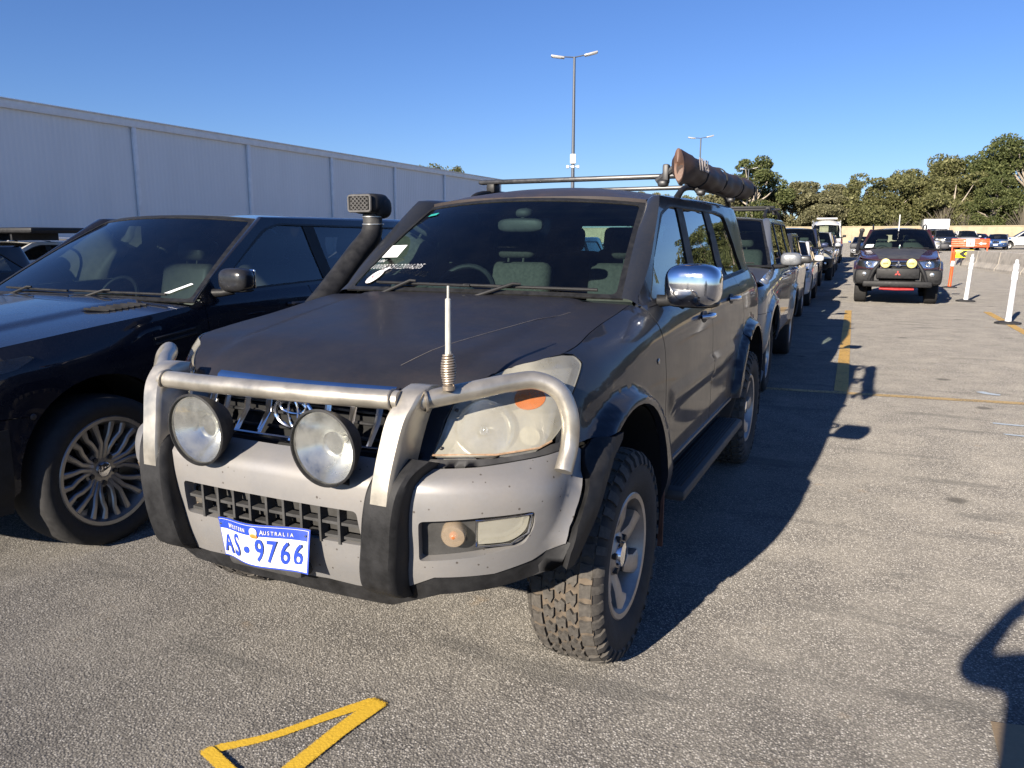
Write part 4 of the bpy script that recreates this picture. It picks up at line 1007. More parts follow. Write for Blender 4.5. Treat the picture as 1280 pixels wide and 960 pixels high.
# ---------- the other vehicles ----------
def build_car(name, label, cat, loc, rz, hw=.92, yf=-.92, wb=2.75, ro=1.0, zb=.34, zh=.98, zcowl=1.10, zbelt=1.12, zroof=1.72, ycow=.45, yws=1.25, R=.36, tw=.235, rr=.22,
              pm=None, step=.05, group=None, rack=False, hl=None, grille='bars', wheel='five', rim=None, seatm=None, interior_=True, pillars=None, dlo=None, tumb=.13, bar=None, extra=None, mirror=None, msides=(1, -1), plate=True, roofm=None, hoodm=None, dark_all=True, valance=True, wout=0., wstz=None, wscrown=.03, flare=0., hoodcrown=.045, rearslant=.35, arch=None, detail=True, front_glass=None, bumperm=None, tinted=None, wsm=None):
    yr = wb+ro
    root = empty(name, loc, rz); tag(root, label, cat, group)
    W = std_wrap(hw, yf, yr, zb, zh, zbelt, zroof, tumb); C = Car(); C.W = W; u = W.u_of_y
    ar = arch or R+.075; ac = R+.045
    if flare: W.bumps = [arch_bump(0, ac, ar, .09, flare, sharp=.03), arch_bump(wb, ac, ar, .09, flare, sharp=.03)]
    L = lambda U, V, off=0: W.P(U, V, off, 1)
    sides = [(1, L), (-1, lambda U, V, off=0: W.P(U, V, off, -1))]
    def F(U, V, off=0):
        U = np.asarray(U, float); p = W.P(np.abs(U), V, off, 1); p[:, 0] *= np.where(U < 0, -1, 1); return p
    rim = rim or ALLOY; hl = hl or HLENS
    zbl = lambda y: zbelt+.02*(y-.7)
    # seam between hood and fender
    ys0 = yf+.30; zs_y = [yf, yf+.12, ys0, 0, ycow]; zs_z = [zh-.05, zh-.005, zh+.025, zh+.025+(zcowl-zh)*.45, zcowl]
    zs = lambda y: pchip(zs_y, zs_z, np.atleast_1d(y))
    ysm = np.linspace(ys0, ycow, 10); seam = [(u(y), float(zs(y)[0])) for y in ysm]; sxy = [W.P([a], [b])[0] for a, b in seam]
    uf = [.02, .25*hw, .5*hw, .72*hw, .90*hw]
    fr = [W.P([a], [zh-.03])[0] for a in uf]
    def hood(X, Y, off=0):
        X = np.asarray(X, float); Y = np.asarray(Y, float)
        xs = np.interp(Y, [yf]+[p[1] for p in sxy], [hw*.75]+[p[0] for p in sxy]); q = np.clip(np.abs(X)/xs, 0, 1.2)
        cr = np.interp(Y, [yf, yf+.25, ycow], [.0, hoodcrown, hoodcrown]); z = zs(Y)+cr*(1-q**2.2)
        z = z+.012*np.clip((.60-np.abs(X))/.06, 0, 1)*np.clip((Y-yf-.1)/.3, 0, 1)
        return np.stack([X, Y, z+off], 1)
    half = [(p[0]-.004, p[1]) for p in sxy[::-1]]+[(p[0], p[1]) for p in fr[::-1]]
    yc = ycow-.07; cowl = [(x*sxy[-1][0], ycow-.08*(1-x*x)) for x in np.linspace(-.97, .97, 9)]
    if zh-.05 > 0: patch('hood', hoodm or pm, root, hood, cowl+half+[(-x, y) for x, y in half[::-1]], step=step*1.4, lip=.015)
    C.hood = hood
    def cw(X, Y, off=0):
        p = hood(X, np.minimum(Y, ycow), off); p[:, 1] = Y; p[:, 2] -= .02; return p
    patch('cowl', BLACKP, root, cw, [(-sxy[-1][0], ycow-.1), (sxy[-1][0], ycow-.1), (sxy[-1][0], ycow+.14), (-sxy[-1][0], ycow+.14)], step=.12, lip=.01)
    zsill = zb+.06; yd1, yd2 = ycow+.10, ycow+.10+(wb-ycow)*.42; yd3 = wb-ar*.55
    uc = u(yf+.38)   # bumper/fender gap on the flank
    zbt = zh-.26     # bumper top
    arF = arch_pts(0, ac, ar, zsill, W, 20); frontfoot = arF[-1]
    hu0, hu1 = .42*hw, u(yf+.42); hz0, hz1 = zh-.21, zh-.03
    for s_, fn in sides:
        f = [(u(yf+.46), zh+.0), (u(yf+.46), zbt)]+[p for p in arF if p[1] > zbt-.02 or p[0] > u(0)][::-1]
        f += [(u(yd1), zsill), (u(yd1), zbl(yd1)-.01)]+seam[::-1][:-1]
        patch('fender', pm, root, fn, f, step=step, lip=.02)
        d = patch('door', pm, root, fn, rounded([(u(yd1)+.005, zsill+.04), (u(yd2), zsill+.04), (u(yd2), zbl(yd2)), (u(yd1)+.005, zbl(yd1))], .012, 2), step=step, lip=.015)
        ra = arch_pts(wb, ac, ar, zsill+.04, W, 20); rap = [p for p in ra if p[0] < u(yd3)]
        dd = patch('door', pm, root, fn, [(u(yd2)+.005, zsill+.04)]+[(a-.004, b) for a, b in rap[::-1]]+[(u(yd3)-.004, zbl(yd3)), (u(yd2)+.005, zbl(yd2))], step=step, lip=.015)
        raf = [p for p in arch_pts(wb, ac, ar, zsill, W, 20) if p[0] >= u(yd3)]
        patch('quarter_panel', pm, root, fn, [(u(yd3), raf[-1][1] if raf else ac)]+raf[::-1]+[(W.L, zb+.1), (W.L, zbl(yr)), (u(yr-.4), zbl(yr)), (u(yd3), zbl(yd3))], step=step, lip=.015)
        patch('sill', BLACKP, root, fn, [(u(ar-.03), zsill-.03), (u(wb-ar+.03), zsill-.03), (u(wb-ar+.03), zsill+.045), (u(ar-.03), zsill+.045)], step=.1, off=-.008, lip=.02)
        if detail:
            for dr, yh in ((d, yd2-.17), (dd, yd3-.05)):
                h = M(); c0 = fn([u(yh)], [zbl(yh)-.10])[0]; sx = s_
                h.tube([(c0[0]-.0*sx, yh-.10, c0[2]), (c0[0]+.035*sx, yh-.07, c0[2]), (c0[0]+.035*sx, yh+.07, c0[2]), (c0[0], yh+.10, c0[2])], .012, 0, 8, sm=4); h.build('door_handle', pm if name != 'parked_car' else pm, dr)
        for yy in (0, wb): lin = M(); lin.lathe([((hw-.40)*s_, ar+.005), ((hw-.06)*s_, ar+.002)], 0, 24, T=Matrix.Translation((0, yy, ac)) @ Matrix.Rotation(radians(-25), 4, 'X'), arc=radians(172)); lin.build('wheel_housing', VOID, root)
        # headlight
        hp = rounded([(hu0, hz0+.01), (.75*hw, hz0), (hu1-.10, hz0+.05), (hu1, hz1-.01), (.78*hw, hz1), (hu0+.02, hz1-.01)], .02, 3)
        if extra and 'headlight' in extra: hp = extra['headlight'](W, u)
        h = patch('headlight', hl, root, fn, hp, step=step*.8, off=.004, lip=.02)
        patch('lamp_housing', REFL if hl is CLEAR else plain_cached('lamp_housing_grey', (.30, .30, .29), .35, .4), h, fn, hp, step=step*1.5, off=-.05, lip=-.05)
        if detail:
            c0 = fn([.70*hw], [(hz0+hz1)/2], -.03)[0]; T = Matrix.Translation(Vector(c0)) @ Vector((.2*s_, -1, .05)).to_track_quat('Z', 'Y').to_matrix().to_4x4()
            rf = M(); rf.lathe([(-.03, 0), (-.025, .03), (.005, .055), (.012, .06)], 0, 24, axis='z', T=T); rf.build('reflector', REFL, h)
        patch('front_panel', pm, root, fn, [(.30*hw, zbt), (u(yf+.46), zbt), (u(yf+.46), zh-.005), (.72*hw, zh-.035), (.30*hw, zh-.035)], [hp] if not (extra and 'headlight' in extra) else (), step=step, lip=.02)
        tp = rounded([(u(yr-.35), zbelt-.22), (u(yr-.10), zbelt-.24), (u(yr-.10), zbelt+.04), (u(yr-.30), zbelt+.06)], .02, 2)
        patch('tail_light', RLENS, root, fn, tp, step=step, off=.008, lip=.02)
    # bumper
    cf = [p for p in arF if p[0] < u(0) and p[1] <= zbt+.01][::-1]
    bo = [(0, zb), (.75*hw, zb+.01)]+[(frontfoot[0]-.03, zb+.03)]+cf+[(u(yf+.455), zbt-.004), (0, zbt-.004)]
    full = bo+[(-a, b) for a, b in bo[::-1] if a > .001]
    hole = rounded([(-.40*hw, zb+.09), (.40*hw, zb+.09), (.46*hw, zbt-.09), (-.46*hw, zbt-.09)], .03, 3)
    fogs = [rounded([(k*.60*hw, zb+.12), (k*.86*hw, zb+.13), (k*.86*hw, zb+.23), (k*.62*hw, zb+.24)], .02, 3) for k in (1, -1)]
    bp = patch('front_bumper', bumperm or pm, root, F, full, [hole]+fogs, step=step, lip=.03)
    patch('bumper_recess', VOID, bp, F, [(-.95*hw, zb+.05), (.95*hw, zb+.05), (.95*hw, zbt-.03), (-.95*hw, zbt-.03)], step=.1, off=-.06, lip=.001)
    gm = M()
    for zz in np.linspace(zb+.12, zbt-.12, 3): gm.tube(F(np.linspace(-.44*hw, .44*hw, 9), np.full(9, zz), -.02), .008, 0, 6)
    gm.build('air_intake_grille', DARKP, bp)
    for k in (1, -1):
        fm = M(); c0 = F([k*.73*hw], [zb+.18], -.035)[0]; T = Matrix.Translation(Vector(c0)) @ Vector((.3*k, -1, 0)).to_track_quat('Z', 'Y').to_matrix().to_4x4()
        fm.lathe([(-.02, 0), (-.015, .04), (.01, .042), (.014, .03), (.016, 0)], 0, 20, axis='z', T=T); fm.build('fog_lamp', REFL, bp)
    if valance: patch('bumper_valance', BLACKP, root, F, [(-.85*hw, zb-.06), (.85*hw, zb-.06), (.90*hw, zb+.015), (-.90*hw, zb+.015)], step=.08, off=-.01, lip=.03)
    # grille
    gz0, gz1 = zbt+.01, zh-.045
    gp = patch('grille', VOID, root, F, [(-.40*hw, gz0-.01), (.40*hw, gz0-.01), (.40*hw, gz1+.015), (-.40*hw, gz1+.015)], step=.08, off=-.045, lip=.01)
    gb = M(); nb = 3 if grille != 'mesh' else 5
    for zz in np.linspace(gz0+.02, gz1-.02, nb): gb.tube(F(np.linspace(-.36*hw, .36*hw, 11), np.full(11, zz), -.01), .011 if grille != 'mesh' else .006, 0, 8)
    ring = F([-.39*hw, 0, .39*hw, .39*hw, 0, -.39*hw], [gz0, gz0, gz0, gz1, gz1, gz1], .0); gb.tube(ring, .010, 0, 8, closed=True)
    gb.build('grille_bars', CHROME if grille == 'bars' else BLACKP, gp)
    em = M(); c0 = F([0], [(gz0+gz1)/2], .008)[0]; em.tube([(c0[0]+.055*cos(t), c0[1], c0[2]+.04*sin(t)) for t in np.linspace(0, 2*pi, 25)[:-1]], .007, 0, 8, closed=True); em.build('emblem', CHROME, gp)
    # greenhouse
    bx = sxy[-1][0]-.0; tx = hw-.10-tumb-.05
    zr = zroof-.045
    fbot = (ycow+.06, zbl(ycow)); ftop = (yws+.0, zr)
    pil = pillars or [(yd2-.05, yd2+.07, yd2-.06, yd2+.05), (wb-.28, wb-.14, wb-.42, wb-.30)]
    dl = dlo or rounded([(ycow+.22, zbl(ycow)+.02), (yr-.30, zbl(yr-.3)+.03), (yr-.30-rearslant, zr-.045), (yws+.14, zr-.035), (yws-.02, zr-.075)], [.03, .05, .06, .04, .05], 3)
    wz = wstz or zroof-.055
    g = dict(ws_base=(bx, ycow-.07, ycow+.03, zcowl+.02), ws_top=(tx, yws-.07, yws+.03, wz), crown=wscrown, bow=.04, roof_z=[(yws-.08, wz+.03), (yws+.5, zroof), (yr-.8, zroof-.005), (yr-.25, zroof-.05)], roof_end=yr-.22, zrail=zr, frame_front=(fbot, ftop), dlo=dl, pillars=pil, frame_end=yr-.4, frontglass=(FGLASS if (tinted is None and detail) else None) or (tinted or SGLASS), tailwin=(W.L-.58*hw, zbelt+.08, zroof-.16), zbelt=zbl, rail_end=yr-.40, pbulge=.25)
    greenhouse(C, root, W, g, step, pm, roofm, gl=wsm or WGLASS, dgl=tinted or SGLASS)
    if interior_: interior(root, C, hw-.10, ycow+.85, zcowl-.55, zcowl-.01, ycow+.02, seatm or CLOTH, TRIM, -1)
    patch('rear_window', DGLASS, root, F, rounded([(W.L-.60*hw, zbelt+.06), (W.L, zbelt+.06), (W.L, zroof-.14), (W.L-.52*hw, zroof-.14)], .03), step=.08, off=.006, lip=.004)
    ub = M(); ub.box((0, (yf+yr)/2, zb+.17), (hw*1.1, yr-yf-.3, .26)); ub.box((0, wb/2+.1, zb+.30), (hw*1.72, wb-2*ar-.05, .40)); ub.box((0, -.25, (zb+zh)/2+.06), (hw*1.08, .9, .42)); ub.box((0, wb+.1, zb+.36), (hw*1.12, 1.0, .40))
    ub.build('underbody', VOID, root)
    if mirror is not False:
        mm_ = mirror or pm
        for s_ in msides: mirror_unit(root, s_, (hw-.09, ycow+.20, zbl(.6)+.02), (hw+.085, ycow+.24, zbl(.6)+.10), (.21, .13, .14), mm_)
    if detail: wipers(root, C, [(-.72, .05, .0, .035), (.02, .04, .80, .04)])
    wx = hw-.02-tw/2+wout
    w0 = make_wheel(root, R, tw, rr, wheel, wx, 0, 1, [RUBBER, RUBBER], rim, False, detail=detail)
    for x, y, s_ in ((-wx, 0, -1), (wx, wb, 1), (-wx, wb, -1)): make_wheel(root, R, tw, rr, wheel, x, y, s_, None, None, share=w0)
    if plate:
        p = F([0], [zb+.16], .012)[0]; q = M(); q.rbox(tuple(p+np.array([0, -.006, 0])), (.36, .008, .12), .004); q.build('number_plate', WHITEP, root)
    if rack:
        for s_ in (1, -1):
            r_ = M(); xx = tx-.0; r_.tube([(xx*s_, yws+.2, zroof-.02), (xx*s_, yws+.3, zroof+.045), (xx*s_, yr-.9, zroof+.05), (xx*s_, yr-.75, zroof-.01)], [.02, .016, .016, .02], 0, 8, sm=4); r_.build('roof_rail', BLACKP, root)
        if rack == 2:
            for yy in (yws+.55, yws+1.35):
                r_ = M(); r_.rbox((0, yy, zroof+.10), (1.42, .07, .03), .01)
                for s_ in (1, -1): r_.rbox((tx*s_, yy, zroof+.07), (.06, .10, .08), .015)
                r_.build('roof_rack_bar', BLACKP, root)
    C.F, C.sides, C.root = F, sides, root
    C.zbt, C.u = zbt, u
    return root, C
_PC = {}
def plain_cached(n, *a, **k):
    if n not in _PC: _PC[n] = plain(n, *a, **k)
    return _PC[n]

def cars():
    NAVY = paint('black_navy_paint', (.004, .006, .014), .2, .18, 1., .035, (.2, .19, .18), 3, .02)
    # black luxury four-wheel drive beside the big one
    RRM = plain('satin_grey_alloy', (.34, .33, .32), .34, .75, .15, 10)
    def rhl(W, u): return [(.50, .90), (.70, .905), (u(-.62), .925), (u(-.40), .955), (u(-.305), .995), (u(-.33), 1.008), (u(-.60), .985), (.72, .975), (.50, .985)]
    root, C = build_car('parked_car', 'glossy black luxury four-wheel drive on silver multi-spoke wheels beside the dusty grey one', 'car', (-4.335, 2.60, 0), 0, wout=.035, hw=.965, yf=-.90, wb=2.92, ro=1.02, zb=.34, zh=1.005, zcowl=1.16, zbelt=1.20, zroof=1.715, ycow=.62, yws=1.42, R=.383, tw=.275, rr=.272,
        pm=NAVY, step=.028, wheel='ten', rim=RRM, seatm=LEATHER, hl=CLEAR, grille='mesh', extra={'headlight': rhl}, mirror=plain('dark_mirror_shell', (.02, .02, .022), .2, 0, .1), msides=(1,), tumb=.125, rearslant=.32, wsm=glass('clear_windscreen', (.40, .50, .50), 1.55, .004, boost=1.2), arch=.445, hoodcrown=.042, front_glass=True,
        pillars=[(1.90, 2.02, 1.80, 1.92), (2.72, 2.84, 2.62, 2.74)])
    u = C.u
    for s_, fn in C.sides:
        # side vent and waist crease strips
        vm = M(); 
        for k in range(2):
            p = fn([u(.34), u(.62)], [1.010-.028*k, 1.040-.028*k], .004); vm.tube(p, .007, 0, 6)
        patch('side_vent', VOID, root, fn, rounded([(u(.33), .975), (u(.66), 1.005), (u(.66), 1.055), (u(.33), 1.02)], .008), step=.04, off=.002, lip=.01)
        vm.build('vent_slats', DARKMETAL, root)
        # hood vent
        hv = M(); P0 = C.hood([.56*s_, .68*s_, .73*s_, .61*s_], [.22, .28, .52, .50], .003); hv.add(P0, [(0, 1, 2, 3)])
        ho = hv.build('bonnet_vent', VOID, root, 0); hs = M()
        for k in range(7):
            t = (k+.5)/7; a = P0[0]*(1-t)+P0[3]*t; b = P0[1]*(1-t)+P0[2]*t; hs.tube([a+np.array([0, 0, .004]), b+np.array([0, 0, .004])], .005, 0, 5)
        hs.build('vent_fins', DARKMETAL, ho)
        sb = M(); p = fn([u(-.36)], [.735], .003)[0]; sb.blob(tuple(p), (.012, .03, .03), 2, n=10, m=6); sb.build('parking_sensor', DARKMETAL, root)
        patch('lower_cladding', BLACKP, root, fn, [(u(-.47), .30), (u(-.47), .70), (u(-.62), .70), (.55, .56), (.55, .30)], step=.05, off=.004, lip=.01)
        for uu in (.60, .75): pass
    p = C.wsf([.80], [.10], .004)[0]; q = C.wsf([.92], [.16], .004)[0]; st = M(); st.add([C.wsf([a], [b], .003)[0] for a, b in ((.76, .07), (.80, .07), (.92, .17), (.90, .18))], [(0, 1, 2, 3)]); st.build('inspection_sticker', WHITEP, root, 0)
    # second in the row: silver-blue
    SB = paint('silver_blue_paint', (.20, .215, .245), .6, .28, 1., .06, (.3, .28, .25), 3)
    build_car('parked_car', 'silver four-wheel drive with large silver door mirror and roof bars, right behind the dusty one', 'car', (-1.66, 8.10, 0), 0, hw=.93, yf=-.88, wb=2.85, ro=1.1, zb=.42, zh=1.10, zcowl=1.22, zbelt=1.22, zroof=1.80, ycow=.42, yws=1.18, R=.385, tw=.265, rr=.235, pm=SB, step=.04, rack=2, wheel='six', flare=.035, tumb=.14, mirror=plain('silver_mirror_shell', (.24, .25, .26), .3, .4, .1))
    GREY = paint('dark_grey_paint', (.045, .047, .05), .5, .3, 1., .08, (.3, .28, .25), 3)
    build_car('parked_car', 'dark grey wagon mostly hidden between the silver four-wheel drive and the small white car', 'car', (-1.82, 13.75, 0), 0, hw=.90, yf=-.88, wb=2.70, ro=.95, zb=.33, zh=.96, zcowl=1.08, zbelt=1.08, zroof=1.66, pm=GREY, step=.08, detail=False)
    WH = paint('white_paint', (.60, .60, .59), 0, .3, 1., .05, (.45, .42, .36), 3)
    build_car('parked_car', 'small white hatchback in the row ahead of the navy four-wheel drive', 'car', (-1.78, 19.15, 0), 0, hw=.87, yf=-.80, wb=2.55, ro=.65, zb=.28, zh=.84, zcowl=.98, zbelt=.98, zroof=1.50, ycow=.28, yws=1.10, R=.31, tw=.20, rr=.20, pm=WH, step=.06, rearslant=.4, mirror=WH)
    NV = paint('navy_paint', (.018, .028, .075), .35, .25, 1., .06, (.3, .28, .25), 3)
    r, C = build_car('parked_car', 'navy blue four-wheel drive with white headlights and a beige sunshade behind its windscreen', 'car', (-1.95, 24.5, 0), 0, hw=.93, yf=-.88, wb=2.80, ro=1.0, zb=.46, zh=1.10, zcowl=1.24, zbelt=1.24, zroof=1.86, ycow=.42, yws=1.15, R=.39, tw=.26, rr=.22, pm=NV, step=.07, hl=plain('white_lamp_glass', (.75, .75, .72), .2, .1, .08), rack=1, bumperm=BLACKP)
    sm = M(); A = np.array([[C.wsf([a], [b], -.05)[0] for a in np.linspace(-.80, .86, 10)] for b in np.linspace(.04, .22, 4)]); sm.grid(A); sm.build('sunshade', plain('beige_sunshade', (.45, .33, .16), .7), r)
    bb = M(); bb.tube([(-.8, -1.02, .98), (0, -1.06, 1.0), (.8, -1.02, .98)], .03, 0, 8); bb.tube([(-.45, -1.04, .5), (-.42, -1.0, 1.16), (.42, -1.0, 1.16), (.45, -1.04, .5)], .03, 0, 8, sm=3); bb.build('bull_bar', BLACKP, r)
    SV = paint('silver_white_paint', (.46, .47, .48), .4, .3, 1., .06, (.3, .28, .25), 3)
    r, C = build_car('parked_car', 'silver white utility with a black bull bar between the navy car and the white van', 'car', (-1.72, 31.2, 0), 0, hw=.92, yf=-.9, wb=3.0, ro=1.1, zb=.46, zh=1.08, zcowl=1.20, zbelt=1.20, zroof=1.80, ycow=.4, yws=1.1, R=.385, tw=.25, rr=.22, pm=SV, step=.09, detail=False, bumperm=BLACKP)
    bb = M(); bb.tube([(-.85, -.98, .98), (-.5, -1.05, 1.16), (.5, -1.05, 1.16), (.85, -.98, .98)], .032, 0, 8, sm=3); bb.build('bull_bar', BLACKP, r)
    build_car('parked_car', 'dark blue wagon just in front of the white van in the row', 'car', (-1.75, 38.4, 0), 0, hw=.90, yf=-.88, wb=2.7, ro=.95, zb=.38, zh=1.0, zcowl=1.12, zbelt=1.12, zroof=1.72, pm=NV, step=.1, detail=False)
    build_car('parked_car', 'grey hatchback tucked against the front of the white van', 'car', (-1.85, 44.4, 0), 0, hw=.88, yf=-.85, wb=2.6, ro=.85, zb=.30, zh=.92, zcowl=1.04, zbelt=1.04, zroof=1.60, pm=GREY, step=.1, detail=False)
    # white van
    r, C = build_car('delivery_van', 'tall white van with a red panel on its side behind the row of parked cars', 'van', (-1.90, 51.0, .08), 0, wstz=2.22, wscrown=.06, hw=.98, yf=-.95, wb=3.6, ro=1.1, zb=.38, zh=1.20, zcowl=1.46, zbelt=1.50, zroof=2.58, ycow=.12, yws=.80, R=.35, tw=.22, rr=.2, pm=WH, step=.1, detail=False, dlo=rounded([(.55, 1.60), (1.25, 1.60), (1.25, 2.25), (1.02, 2.25)], .06), pillars=[], tumb=.10, bumperm=DARKP, mirror=BLACKP, valance=False)
    rp = patch('red_panel', plain('van_red', (.60, .06, .03), .4), r, C.sides[0][1], [(C.u(-.35), .95), (C.u(1.1), .75), (C.u(1.1), 1.50), (C.u(-.1), 1.42)], step=.12, off=.008, lip=.006)
    tp = M(); tp.rbox((0, 1.5, 2.66), (1.2, .9, .10), .04); tp.build('roof_hatch', WH, r)
    BL = paint('mid_blue_paint', (.03, .09, .26), .4, .3, 1., .06, (.3, .28, .25), 3)
    build_car('parked_car', 'small blue sedan standing to the right of the white van', 'car', (.35, 62, .22), 0, hw=.89, yf=-.85, wb=2.6, ro=.9, zb=.28, zh=.86, zcowl=.98, zbelt=.98, zroof=1.46, pm=BL, step=.1, detail=False, bumperm=SV, hl=REFL)
    # maroon four-wheel drive facing us in the empty lane
    MAR = paint('dark_maroon_paint', (.048, .010, .014), .15, .3, 1., .08, (.2, .18, .17), 3)
    MB = plain('matt_grey_wrap', (.052, .052, .055), .55, 0, .25, 6)
    r, C = build_car('moving_car', 'dark maroon four-wheel drive with grey bonnet and two yellow spotlights, alone in the lane', 'car', (.89, 20.95, 0), radians(-1.2), hw=.92, yf=-.90, wb=2.8, ro=1.0, zb=.44, zh=1.07, zcowl=1.25, zbelt=1.25, zroof=1.80, ycow=.45, yws=1.2, R=.40, tw=.275, rr=.215, pm=MAR, step=.05, rack=1, hoodm=MAR, bumperm=MB, flare=.05, hl=CLEAR, plate=False, valance=False, tumb=.16, mirror=MB, tinted=DGLASS)
    ph = M(); A = np.array([[C.hood([a*np.interp(b, [-.8, .3], [.42, .62])], [b], .004)[0] for a in np.linspace(-1, 1, 12)] for b in np.linspace(-.82, .36, 14)]); ph.grid(A); ph.build('bonnet_wrap', MB, r)
    F = C.F
    bb = M()
    for s_ in (1, -1):
        bb.tube([(.62*s_, -.98, .50), (.52*s_, -1.02, .78), (.37*s_, -1.0, 1.02)], [.05, .045, .035], 0, 10, sm=4)
    bb.rbox((0, -1.0, .50), (1.45, .16, .14), .04); bb.rbox((0, -.97, .74), (.90, .10, .24), .03)
    for s_ in (1, -1): bb.rbox((.70*s_, -.84, .66), (.42, .36, .36), .10, 0, T=None)
    bb.build('bull_bar', BLACKP, r, 35)
    for s_ in (1, -1):
        c = (.27*s_, -1.03, .975); T = Matrix.Translation(c) @ Matrix.Rotation(radians(90), 4, 'X')
        sm = M(); sm.lathe([(-.10, 0), (-.09, .05), (-.02, .108), (.01, .115), (.012, .104)], 0, 30, axis='z', T=T); so = sm.build('spotlight', BLACKP, r)
        cv = M(); cv.lathe([(.008, .106), (.018, .09), (.022, .04), (.022, 0)], 0, 30, axis='z', T=T); cv.build('lamp_cover', plain('pale_yellow_cover', (.62, .56, .22), .4), so)
        cv = M(); cv.rbox((c[0], c[1]-.024, c[2]-.005), (.11, .004, .035), .002); cv.build('cover_print', plain('olive_print', (.22, .20, .05), .5), so)
        fm = M(); fm.lathe([(-.02, 0), (-.01, .04), (.012, .045), (.016, 0)], 0, 20, axis='z', T=Matrix.Translation((.70*s_, -1.03, .72)) @ Matrix.Rotation(radians(90), 4, 'X')); fm.build('fog_lamp', REFL, r)
    em = M()
    for k in range(3):
        a = pi/2+2*pi*k/3; c = np.array([0, -1.03, .74]); d = np.array([cos(a), 0, sin(a)]); e = np.array([-sin(a), 0, cos(a)])
        em.add([c, c+d*.035+e*.020, c+d*.070, c+d*.035-e*.020], [(0, 1, 2, 3)])
    em.build('red_emblem', plain('emblem_red', (.55, .05, .04), .4), r, 0)
    em = M()
    for k in range(3):
        a = pi/2+2*pi*k/3; c = np.array([0, -.965, .955]); d = np.array([cos(a), 0, sin(a)]); e = np.array([-sin(a), 0, cos(a)])
        em.add([c, c+d*.04+e*.022, c+d*.08, c+d*.04-e*.022], [(0, 1, 2, 3)])
    em.build('chrome_emblem', CHROME, r, 0)
    rb = M(); rb.tube([(-.36, -1.0, .385), (0, -1.02, .375), (.36, -1.0, .385)], .024, 0, 8); rb.rbox((0, -.97, .41), (.7, .04, .04), .01); rb.build('red_skid_bar', plain('bright_red_bar', (.38, .02, .02), .35), r)
    an = M(); an.tube([(.02, .5, 1.30), (.03, .49, 1.38)], .016, 0, 8); an.tube([(-.02, 1.0, 1.72), (-.02, .98, 2.12)], .012, 0, 8); an.build('aerial', WHITEP, r)
    pn = M(); pn.add([C.wsf([a], [b], .003)[0] for a, b in ((-.93, .07), (-.70, .07), (-.70, .22), (-.92, .22))], [(0, 1, 2, 3)]); pn.build('paper_notice', WHITEP, r, 0)
    for s_, fn in C.sides:
        sn = M()
    sn = M(); sn.tube([(-.92, .3, 1.2), (-.90, .8, 1.45), (-.86, 1.1, 1.72)], [.04, .05, .045], 0, 10, sm=4); sn.rbox((-.86, 1.08, 1.74), (.12, .12, .10), .03); sn.build('snorkel', BLACKP, r)
    # far right car park: a few modest meshes, copied
    fx = [('parked_car', 'white hatchback just right of the maroon car, in front of the dark four-wheel drive', 5.15, 73, 15, WH, 1.52), ('parked_car', 'black four-wheel drive parked in front of the white box truck', 7.1, 79, 8, GREY, 1.88),
          ('parked_car', 'white utility behind the orange barrier boards', 9.0, 81, 3, WH, 1.78), ('parked_car', 'dark red sedan between the white utility and the blue hatchback', 11.4, 90, 20, plain_cached('sedan_red', (.25, .02, .03), .3), 1.45),
          ('parked_car', 'blue hatchback beside the long white wagon at the right edge', 11.6, 84, -12, BL, 1.45), ('parked_car', 'long white wagon side-on at the right edge of the photo', 12.75, 86, 268, WH, 1.74),
          ('parked_car', 'silver sedan half hidden left of the white utility', 7.9, 86, 5, SV, 1.5)]
    for n, lab, x, y, deg, m, zr_ in fx:
        build_car(n, lab, 'car', (x, y, GZ(y)), radians(deg), hw=.90, yf=-.88, wb=2.75, ro=1.0, zb=.3, zh=zr_*.58, zcowl=zr_*.65, zbelt=zr_*.65, zroof=zr_, pm=m, step=.14, detail=False, interior_=False, tinted=DGLASS, wsm=DGLASS, group='cars in the far car park')
    bt = empty('box_truck', (7.2, 92, GZ(92))); tag(bt, 'white box truck behind the black four-wheel drive in the far car park', 'truck')
    q = M(); q.rbox((0, 2.5, 1.75), (2.4, 5.2, 2.3), .06); q.build('cargo_box', WH, bt)
    q = M(); q.rbox((0, -.9, 1.25), (2.1, 1.5, 1.7), .15); q.build('cab', WH, bt); q = M(); q.rbox((0, -1.64, 1.55), (1.8, .06, .7), .05); q.build('windscreen', DGLASS, bt)
    for x_ in (-.9, .9):
        for y_ in (-.9, 3.6): q = M(); q.lathe([(-.14, 0), (-.14, .42), (.14, .42), (.14, 0)], 0, 20); w_ = q.build('wheel', RUBBER, bt); w_.location = (x_, y_, .42)
    # left lanes behind the black car
    BK = paint('black_paint', (.008, .008, .010), .2, .25, 1., .05, (.2, .18, .17), 3)
    r, C = build_car('parked_car', 'black wagon with roof rails glimpsed at the far left edge behind the glossy black car', 'car', (-11.2, 3.7, 0), 0, hw=.90, yf=-.88, wb=2.7, ro=1.0, zb=.3, zh=.88, zcowl=1.0, zbelt=1.0, zroof=1.46, pm=BK, step=.08, detail=False, rack=1)
    r, C = build_car('parked_car', 'white four-wheel drive with a black awning on its roof at the far left', 'car', (-14.6, 8.3, 0), 0, hw=.92, yf=-.9, wb=2.8, ro=1.0, zb=.4, zh=1.0, zcowl=1.12, zbelt=1.12, zroof=1.50, pm=WH, step=.1, detail=False)
    ab = M(); ab.rbox((0, 1.4, 1.68), (2.6, 1.1, .10), .04)
    for s_ in (1, -1): ab.box((.6*s_, 1.4, 1.57), (.05, .9, .14))
    ab.build('roof_platform', BLACKP, r)
